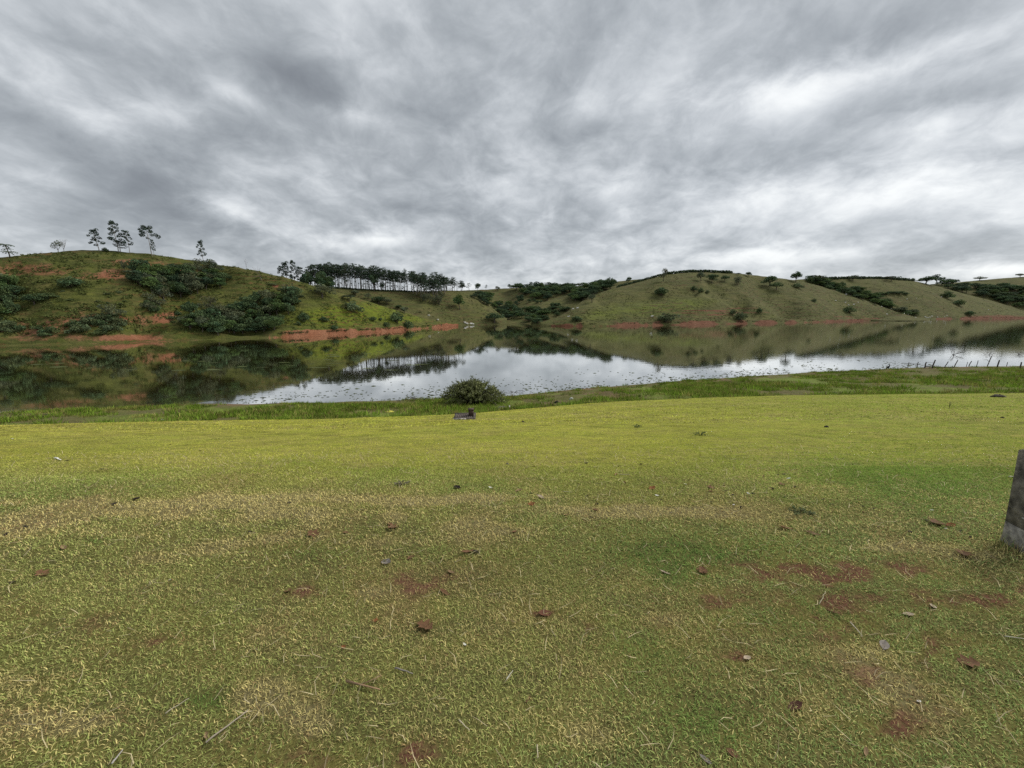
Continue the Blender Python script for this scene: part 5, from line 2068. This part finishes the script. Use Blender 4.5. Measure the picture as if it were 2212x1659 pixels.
# ------------------------------------------------------------------ fallen leaves, twigs, straw
def leaf_mesh(kind, seed, col):
    """curled dry leaf, about 1 unit long"""
    rnd = np.random.default_rng(seed)
    mb = MB()
    n = 9
    ts = np.linspace(0, 1, n)
    V, C = [], []
    curl = rnd.uniform(.5, 1.1)
    fold = rnd.uniform(.2, .6)
    for t in ts:
        if kind == 'lobed':
            w = .34 * math.sin(PI * min(1, t * 1.04)) ** .7 * (1 + .55 * math.sin(t * 17 + seed)) + .01
        elif kind == 'oval':
            w = .26 * math.sin(PI * t) ** .8 + .01
        else:
            w = .15 * math.sin(PI * t) ** .7 + .01
        zc = .22 * curl * (t - .5) ** 2 * 2 + .03
        for s in (-1, -.55, 0, .55, 1):
            V.append((t - .5, s * w, zc + fold * abs(s) ** 1.5 * w * rnd.uniform(.85, 1.15) + rnd.normal() * .012))
            C.append(np.array(col) * (1.0 - .25 * (s == 0)) * rnd.uniform(.8, 1.2))
    F = []
    for i in range(n - 1):
        for j in range(4):
            F.append((i * 5 + j, i * 5 + j + 1, (i + 1) * 5 + j + 1, (i + 1) * 5 + j))
    mb.add(np.array(V), F, np.array(C))
    mb.tube([(-.5, 0, .10), (-.62, .02, .09), (-.75, .05, .03)], [.014, .012, .010], 3, np.array(col) * .7)
    return mb.mesh('dry_leaf', M_DRYLEAF)


BROWN, DARK, TAN, PALE, ORANGE, GREY = (.185, .098, .05), (.035, .026, .022), (.33, .22, .12), (.46, .37, .27), (.27, .105, .04), (.27, .24, .21)
LEAFM = {}


def lm(kind, col, v):
    k = (kind, col, v)
    if k not in LEAFM:
        LEAFM[k] = leaf_mesh(kind, hash((kind, v)) % 1000 if False else (v * 13 + len(kind) * 7 + int(col[0] * 1000)), col)
    return LEAFM[k]


def put_leaf(px, py, wpx, col, label, group=None, kind='oval', v=0, name='dry_leaf', rz=None):
    p = ground_at(px, py)
    m = mpp(p)
    L = max(wpx * m * .76, .02)
    o = bpy.data.objects.new(name, lm(kind, col, v))
    rl = random.Random(int(px * 7 + py))
    o.location = p + Vector((0, 0, .004))
    o.scale = (L, L, L)
    sx = math.atan(0.23) if p.y > 3.4 else 0
    o.rotation_euler = (-sx + rl.uniform(-.25, .25), rl.uniform(-.25, .25), rl.uniform(-.9, .9) if rz is None else rz)
    COL.objects.link(o)
    tag(o, label, 'leaf', group)
    return o


s3 = lambda a, b: ((1300 + a * .5877) / 1.736, (1550 + b * .5877) / 1.736)
s4 = lambda a, b: ((2500 + a * .6058) / 1.736, (1650 + b * .6058) / 1.736)
s2 = lambda a, b: ((a * .5877) / 1.736, (1550 + b * .5877) / 1.736)
s5 = lambda a, b: ((a * .5877) / 1.736, (2130 + b * .5877) / 1.736)
s6 = lambda a, b: ((1300 + a * .5877) / 1.736, (2130 + b * .5877) / 1.736)
s7 = lambda a, b: ((2540 + a * .5877) / 1.736, (2130 + b * .5877) / 1.736)
GL = 'small dark leaves scattered over the lawn slope'
LL = 'small dark curled leaf on the lawn slope'
small = [s3(1195, 342), s3(1178, 512), s3(1563, 668), s3(1535, 528), s3(1777, 443), s3(1737, 340), s3(1877, 328), s3(1860, 427), s3(2160, 428), s3(1597, 582), s3(1530, 320), s3(2003, 553),
         s4(600, 228), s4(727, 215), s4(690, 217), s4(793, 293), s4(272, 322), s4(370, 316), s4(408, 343), s4(535, 333), s4(660, 370), s4(730, 357), s4(970, 370), s4(1152, 411), s4(1215, 448), s4(1610, 500),
         s4(1820, 567), s4(1878, 602), s4(1013, 243), s4(278, 387), s4(655, 305), s4(1505, 570), s4(355, 283), s4(460, 420), s4(1215, 413), s4(30, 452), s4(1310, 540), s4(1020, 400), s4(1280, 427),
         s2(430, 305), s2(1090, 200), s2(1193, 204), s2(1280, 240), s2(1845, 573), s2(1480, 925), s2(1595, 760), s2(650, 358), s2(500, 433)]
for i, (x, y) in enumerate(small):
    put_leaf(x, y, random.uniform(9, 14), DARK if i % 4 else BROWN, LL, GL, ['oval', 'lobed', 'slim'][i % 3], i % 3)
uniq = [
    (s3(705, 480), 28, DARK, 'oval', 'long dark folded leaf left of the white petal'), (s3(1100, 497), 22, TAN, 'oval', 'tan leaf upper left of the group on the mid lawn'),
    (s3(1237, 540), 24, PALE, 'oval', 'pale brown leaf lying flat above the orange one'), (s3(1180, 585), 22, ORANGE, 'lobed', 'upright orange star shaped leaf on the brow'),
    (s3(1400, 652), 16, BROWN, 'lobed', 'dark brown round leaf below the brow'), (s3(1587, 622), 20, BROWN, 'oval', 'curled brown leaf standing like a cup'),
    (s3(1720, 392), 14, ORANGE, 'lobed', 'reddish leaf beside a straw on the right lawn'), (s3(1950, 483), 22, ORANGE, 'lobed', 'bright rusty brown leaf on the right lawn'),
    (s3(275, 712), 18, BROWN, 'oval', 'upper of two brown leaves on the bare tan spot'), (s3(297, 733), 32, BROWN, 'lobed', 'lower larger brown leaf on the bare tan spot'),
    (s3(255, 957), 40, GREY, 'oval', 'grey curled leaf left of centre'), (s3(770, 890), 40, BROWN, 'slim', 'long reddish brown leaf near the middle'),
    (s3(825, 890), 20, DARK, 'oval', 'small dark leaf at the end of the long reddish one'), (s3(1070, 762), 26, BROWN, 'slim', 'thin brown leaf below the brow in the middle'),
    (s3(410, 925), 22, BROWN, 'oval', 'small brown leaf right of the grey curled one'), (s3(665, 1020), 30, TAN, 'slim', 'tan curled leaf with a stalk near the middle'),
    (s3(2030, 1020), 30, PALE, 'slim', 'pale cream leaf right of the middle'),
    (s4(712, 278), 20, BROWN, 'lobed', 'crumpled brown leaf in the scatter on the right lawn'), (s4(272, 298), 22, BROWN, 'lobed', 'crumpled brown leaf above the white petal'),
    (s4(1665, 520), 42, BROWN, 'lobed', 'large crumpled leaf left of the concrete post'), (s4(1757, 532), 26, ORANGE, 'oval', 'rusty leaf between the large crumpled one and the post'),
    (s4(735, 552), 40, BROWN, 'slim', 'long brown leaf on the brow at the right'), (s4(905, 585), 34, TAN, 'slim', 'flat tan leaf on the brow right of the long brown one'),
    (s4(1835, 712), 42, BROWN, 'lobed', 'large dark folded leaf in front of the concrete post'), (s4(215, 812), 30, BROWN, 'lobed', 'brown leaf left of the red soil patch'),
    (s2(870, 552), 24, DARK, 'oval', 'longer dark leaf of the pair on the left lawn'), (s2(730, 583), 18, DARK, 'lobed', 'shorter dark leaf of the pair on the left lawn'),
    (s2(165, 727), 20, DARK, 'slim', 'dark leaf far left below the brow'), (s2(40, 778), 14, DARK, 'oval', 'dark leaf at the left frame edge'),
    (s2(2000, 778), 38, BROWN, 'lobed', 'brown crumpled leaf left of the bare tan spot'), (s2(2205, 765), 18, BROWN, 'oval', 'brown leaf between the crumpled one and the bare tan spot'),
    (s2(410, 864), 36, TAN, 'slim', 'flat tan leaf on the left foreground'), (s5(270, 42), 34, BROWN, 'lobed', 'brown leaf on the far left foreground'),
    (s5(75, 98), 20, DARK, 'slim', 'thin dark leaf at the far left foreground'), (s5(1838, 152), 24, BROWN, 'lobed', 'brown leaf beside a dry brown patch left of centre'),
    (s5(1320, 1078), 34, TAN, 'slim', 'tan sliver of leaf beside the long twig'), (s5(2193, 512), 20, ORANGE, 'oval', 'rusty upright leaf below the big lobed leaf'),
    (s6(500, 382), 52, BROWN, 'lobed', 'big brown lobed leaf in the centre foreground'), (s6(625, 160), 40, BROWN, 'slim', 'curled brown leaf above the big lobed leaf'),
    (s6(185, 342), 18, ORANGE, 'lobed', 'rusty leaf scrap left of the big lobed leaf'), (s6(1160, 846), 24, BROWN, 'slim', 'brown leaf scrap in the lower middle'),
    (s7(165, 28), 30, BROWN, 'lobed', 'brown leaf at the left end of the worn red ground'), (s7(1000, 287), 34, BROWN, 'slim', 'brown strip of leaf on the worn ground'),
    (s7(1475, 303), 28, PALE, 'oval', 'pale leaf on the worn ground'), (s7(1630, 250), 28, PALE, 'oval', 'whitish leaf right of the pale one on the worn ground'),
    (s7(1318, 500), 40, GREY, 'oval', 'grey folded leaf in the right foreground'), (s7(1858, 612), 50, BROWN, 'lobed', 'big brown leaf at the right foreground edge'),
    (s7(445, 582), 28, PALE, 'oval', 'curled cream leaf on a red soil hole'), (s7(755, 892), 46, (.10, .045, .03), 'oval', 'dark reddish leaf low in the right foreground'),
    (s7(1205, 1180), 32, TAN, 'slim', 'tan leaf at the bottom right'), (s7(355, 1192), 36, BROWN, 'oval', 'brown leaf at the bottom right of centre'), (s7(180, 1228), 34, GREY, 'slim', 'grey brown leaf at the bottom edge right of centre'),
    (s6(1265, 297), 44, (.14, .06, .035), 'oval', 'dark red brown leaf right of the centre foreground'),
]
for i, (xy, w, col, kd, lab) in enumerate(uniq):
    put_leaf(xy[0], xy[1], w, col, lab, None, kd, i % 4)
# white petals / paper bits
bits = [(s3(917, 477), 12, 'white petal on the mid lawn right of the long dark leaf'), (s3(2162, 455), 9, 'white scrap on the right lawn, leftmost of those near the leaf scatter'), (s4(505, 334), 10, 'white scrap beside a dark leaf on the right lawn'),
        (s4(755, 241), 12, 'white sliver at the top of the leaf scatter'), (s4(415, 404), 8, 'white scrap below the leaf scatter'), (s4(1728, 551), 8, 'white dot near the large crumpled leaf'),
        (s4(1640, 438), 12, 'white sliver left of the concrete post'), (s2(80, 165), 8, 'pale dot on the far left lawn'), (s6(752, 493), 13, 'white petal in the centre foreground'),
        (s7(1540, 857), 14, 'white petal in the right foreground'), (s5(1085, 80), 9, 'pale petal in the left foreground'), (s3(1980, 528), 12, 'white feathery bit beside the rusty leaf')]
for xy, w, lab in bits:
    o = put_leaf(xy[0], xy[1], w, (.75, .74, .68), lab, None, 'oval', 1, 'petal')
    o['category'] = 'petal'


def twig(pp, r, col, label, seed, cat='twig', name='twig', fork=False):
    rnd = np.random.default_rng(seed)
    P = []
    for (x, y) in pp:
        q = ground_at(x, y)
        P.append(np.array((q.x, q.y, q.z + .016)))
    a, b = P[0], P[-1]
    n = 6
    if len(P) == 2:
        P = [a + (b - a) * i / n + rnd.normal(size=3) * np.array((1, 1, .3)) * np.linalg.norm(b - a) * .012 for i in range(n + 1)]
    base = P[0].copy()
    mb = MB()
    mb.tube([p - base for p in P], np.linspace(r, r * .5, len(P)), 5, np.array(col))
    if fork:
        k = len(P) // 2
        d = (P[-1] - P[0])
        d2 = np.array((d[0] * .5 - d[1] * .4, d[1] * .5 + d[0] * .4, .01))
        mb.tube([P[k] - base, P[k] - base + d2 * .5, P[k] - base + d2 * .8], [r * .7, r * .5, r * .3], 4, np.array(col))
    o = obj(name, mb.mesh(name, M_WOOD), None, Vector(base))
    tag(o, label, cat)


twig([s5(1315, 1138), s5(1590, 925)], .004, (.36, .31, .24), 'long pale twig at the lower left', 1)
twig([s5(720, 1270), s5(790, 1180)], .0035, (.42, .40, .36), 'short pale straw at the bottom left', 2, 'straw', 'straw')
twig([s5(1060, 945), s5(1210, 850)], .0025, (.40, .36, .26), 'thin straw beside the bright green clump', 3, 'straw', 'straw')
twig([s6(0, 740), s6(95, 765), s6(215, 795)], .005, (.26, .17, .10), 'forked brown twig left of the centre foreground', 4, fork=True)
twig([s6(310, 655), s6(425, 692)], .004, (.22, .20, .17), 'grey twig with a pale end in the centre foreground', 5)
twig([s6(715, 990), s6(785, 1060)], .0028, (.42, .37, .25), 'straw in the lower centre foreground', 6, 'straw', 'straw')
twig([s6(1215, 1150), s6(1220, 1235)], .0028, (.42, .37, .25), 'upright lying straw at the bottom centre', 7, 'straw', 'straw')
twig([s7(1100, 360), s7(1180, 455)], .0028, (.44, .39, .30), 'pale straw on the worn ground at the right', 8, 'straw', 'straw')
twig([s7(905, 245), s7(945, 165)], .0025, (.40, .36, .24), 'bent straw on the worn ground near the middle', 9, 'straw', 'straw')
twig([s2(355, 290), s2(388, 303)], .012, (.80, .79, .75), 'white stick on the left lawn', 10, 'stick', 'stick')
twig([s3(1380, 508), s3(1440, 514)], .004, (.40, .38, .22), 'pale straw on the mid lawn right of the orange leaf', 11, 'straw', 'straw')
twig([s3(1745, 399), s3(1808, 399)], .004, (.40, .36, .22), 'straw on the right lawn beside the reddish leaf', 12, 'straw', 'straw')
twig([s4(2115, 234), s4(2155, 235)], .006, (.55, .53, .42), 'pale stalk left of the concrete post top', 13, 'straw', 'straw')
twig([s6(1020, 730), s6(1062, 672)], .0024, (.50, .50, .42), 'white stalk right of the centre foreground', 14, 'straw', 'straw')
twig([s7(2085, 452), s7(2212, 470)], .003, (.45, .42, .34), 'pale straw at the right frame edge', 15, 'straw', 'straw')


# weeds and bent wire-like stems on the lawn
def weed(px, py, wpx, hpx, label, seed, col=(.07, .085, .035), n=16):
    rnd = np.random.default_rng(seed)
    p = ground_at(px, py)
    m = mpp(p)
    w, h = wpx * m, hpx * m
    mb = MB()
    for i in range(n):
        a = rnd.uniform(0, 2 * PI)
        L = rnd.uniform(.4, 1.0)
        end = np.array((math.cos(a) * w / 2 * L, math.sin(a) * w / 2 * L * .7, h * rnd.uniform(.3, 1.0)))
        mid = end * .5 + np.array((0, 0, h * .2))
        mb.tube([(0, 0, -.02), mid, end], [.0028, .0024, .0015], 3, np.array(col) * rnd.uniform(.7, 1.2))
        C = np.array([end * t for t in rnd.uniform(.5, 1, 4)])
        V, F = leaf_tris(C, .022, rnd, .2)
        mb.add(V, F, np.array(col) * rnd.uniform(.8, 1.5))
    o = obj('weed', mb.mesh('weed', M_LEAF), None, p)
    tag(o, label, 'weed')


weed(1513, 941, 34, 10, 'sprawling dark weed on the right lawn near the straw coloured band', 1)
weed(870, 1046, 38, 8, 'dark bare weed patch in the middle lawn', 2, (.10, .09, .055), 16)
weed(2050, 882, 8, 16, 'upright small weed on the far right lawn', 3, n=6)
weed(1375, 923, 26, 6, 'thin weed on the lawn centre right', 4)
weed(1480, 862, 40, 5, 'dark straggling weed along the lawn edge at the right', 5)
weed(1737, 1111, 80, 7, 'dark sprawling weed on the right lawn below the leaf scatter', 6, (.075, .085, .04), 15)


# ------------------------------------------------------------------ concrete fence post at the right edge
def build_post():
    p = ground_at(2211, 1184) + Vector((.012, 0, 0))
    m = mpp(p)
    e = bpy.data.objects.new('concrete_fence', None)
    e.location = p
    e.rotation_euler = (0, math.radians(-3.0), math.radians(-14))
    COL.objects.link(e)
    tag(e, 'weathered concrete fence post with wire netting at the right frame edge', 'fence post')
    hgt = 210 * m * 1.03
    w = .135
    con = (.17, .155, .125)
    mb = MB()
    # shaft with a raised edge on both sides of a shallow groove
    mb.box((0, 0, hgt / 2 - .1), (w, w, hgt + .2), con, taper=.94)
    obj('shaft', mb.mesh('shaft', M_CONC), e)
    rb = MB()
    rb.box((-w * .47, -.002, hgt / 2 - .1), (.03, w * 1.04, hgt + .19), (.13, .118, .095), taper=.95)
    obj('edge_rib', rb.mesh('edge_rib', M_CONC), e)
    ft = MB()
    ft.box((-.012, -.008, .05), (w * 1.12, w * 1.10, .22), (.30, .28, .24), taper=.92)
    obj('footing', ft.mesh('footing', M_CONC), e)
    pl = MB()
    pl.box((1.16, -.03, .06), (2.1, .10, .26), (.14, .12, .10))
    pl.box((1.16, -.03, .20), (2.1, .13, .03), (.24, .20, .16))
    obj('base_plank', pl.mesh('base_plank', M_CONC), e)
    wz = MB()
    wz.tube([(-.12, -.085, .26), (.1, -.09, .245), (2.2, -.09, .27)], [.0035] * 3, 5, (.45, .45, .42))
    wz.tube([(-.09, -.075, hgt * .80), (.1, -.08, hgt * .80), (2.2, -.08, hgt * .8)], [.003] * 3, 5, (.45, .45, .42))
    wz.tube([(-.075, -.075, hgt * .52), (.1, -.08, hgt * .515), (2.2, -.08, hgt * .52)], [.003] * 3, 5, (.12, .12, .11))
    obj('wire', wz.mesh('wire', M_METAL), e)
    net = MB()
    for i in range(-2, 34):
        x0 = i * .07
        for sgn in (1, -1):
            a = np.array((x0, -.083 - .002 * sgn, .26 if sgn > 0 else hgt * .98))
            b = np.array((x0 + (hgt - .26) * .75, -.083 - .002 * sgn, hgt * .98 if sgn > 0 else .26))
            if b[0] > 2.2:
                f = (2.2 - a[0]) / (b[0] - a[0])
                if f <= .02:
                    continue
                b = a + (b - a) * f
            if a[0] < -.06:
                f = (-.06 - a[0]) / (b[0] - a[0])
                a = a + (b - a) * f
            net.tube([a, b], [.0013, .0013], 3, (.22, .22, .20))
    nt = obj('wire_netting', net.mesh('wire_netting', M_METAL), e)
    nt['kind'] = 'stuff'
    # the next post along the same netting, out of the picture to the right
    s2_ = MB()
    s2_.box((2.25, 0, hgt / 2 - .15), (w, w, hgt + .3), con, taper=.94)
    obj('shaft', s2_.mesh('shaft', M_CONC), e)


build_post()


def foot_grass():
    rnd = np.random.default_rng(6)
    p = ground_at(2196, 1190)
    n = 420
    x = p.x + rnd.uniform(-.16, .9, n)
    y = p.y + rnd.normal(-.03, .09, n) - (x - p.x) * .24
    c, _, _ = grass_colour(x, y, rnd, n)
    V, F, k = blades(x, y, .085, .006, rnd, True)
    V = V.reshape(n, 5, 3)
    B = V[:, :2].mean(1, keepdims=True)
    V = B + (V - B) * np.array((.55, .55, 1.5))
    o = obj('grass', np_mesh('grass', V.reshape(-1, 3), F, M_BLADE, np.repeat(c * .9, 5, 0)))
    tag(o, 'longer grass at the foot of the concrete post', 'grass', kind='stuff')


foot_grass()

SC.cycles.max_bounces = 6
SC.cycles.diffuse_bounces = 3
SC.cycles.glossy_bounces = 3
SC.cycles.transparent_max_bounces = 4
SC.cycles.use_denoising = False
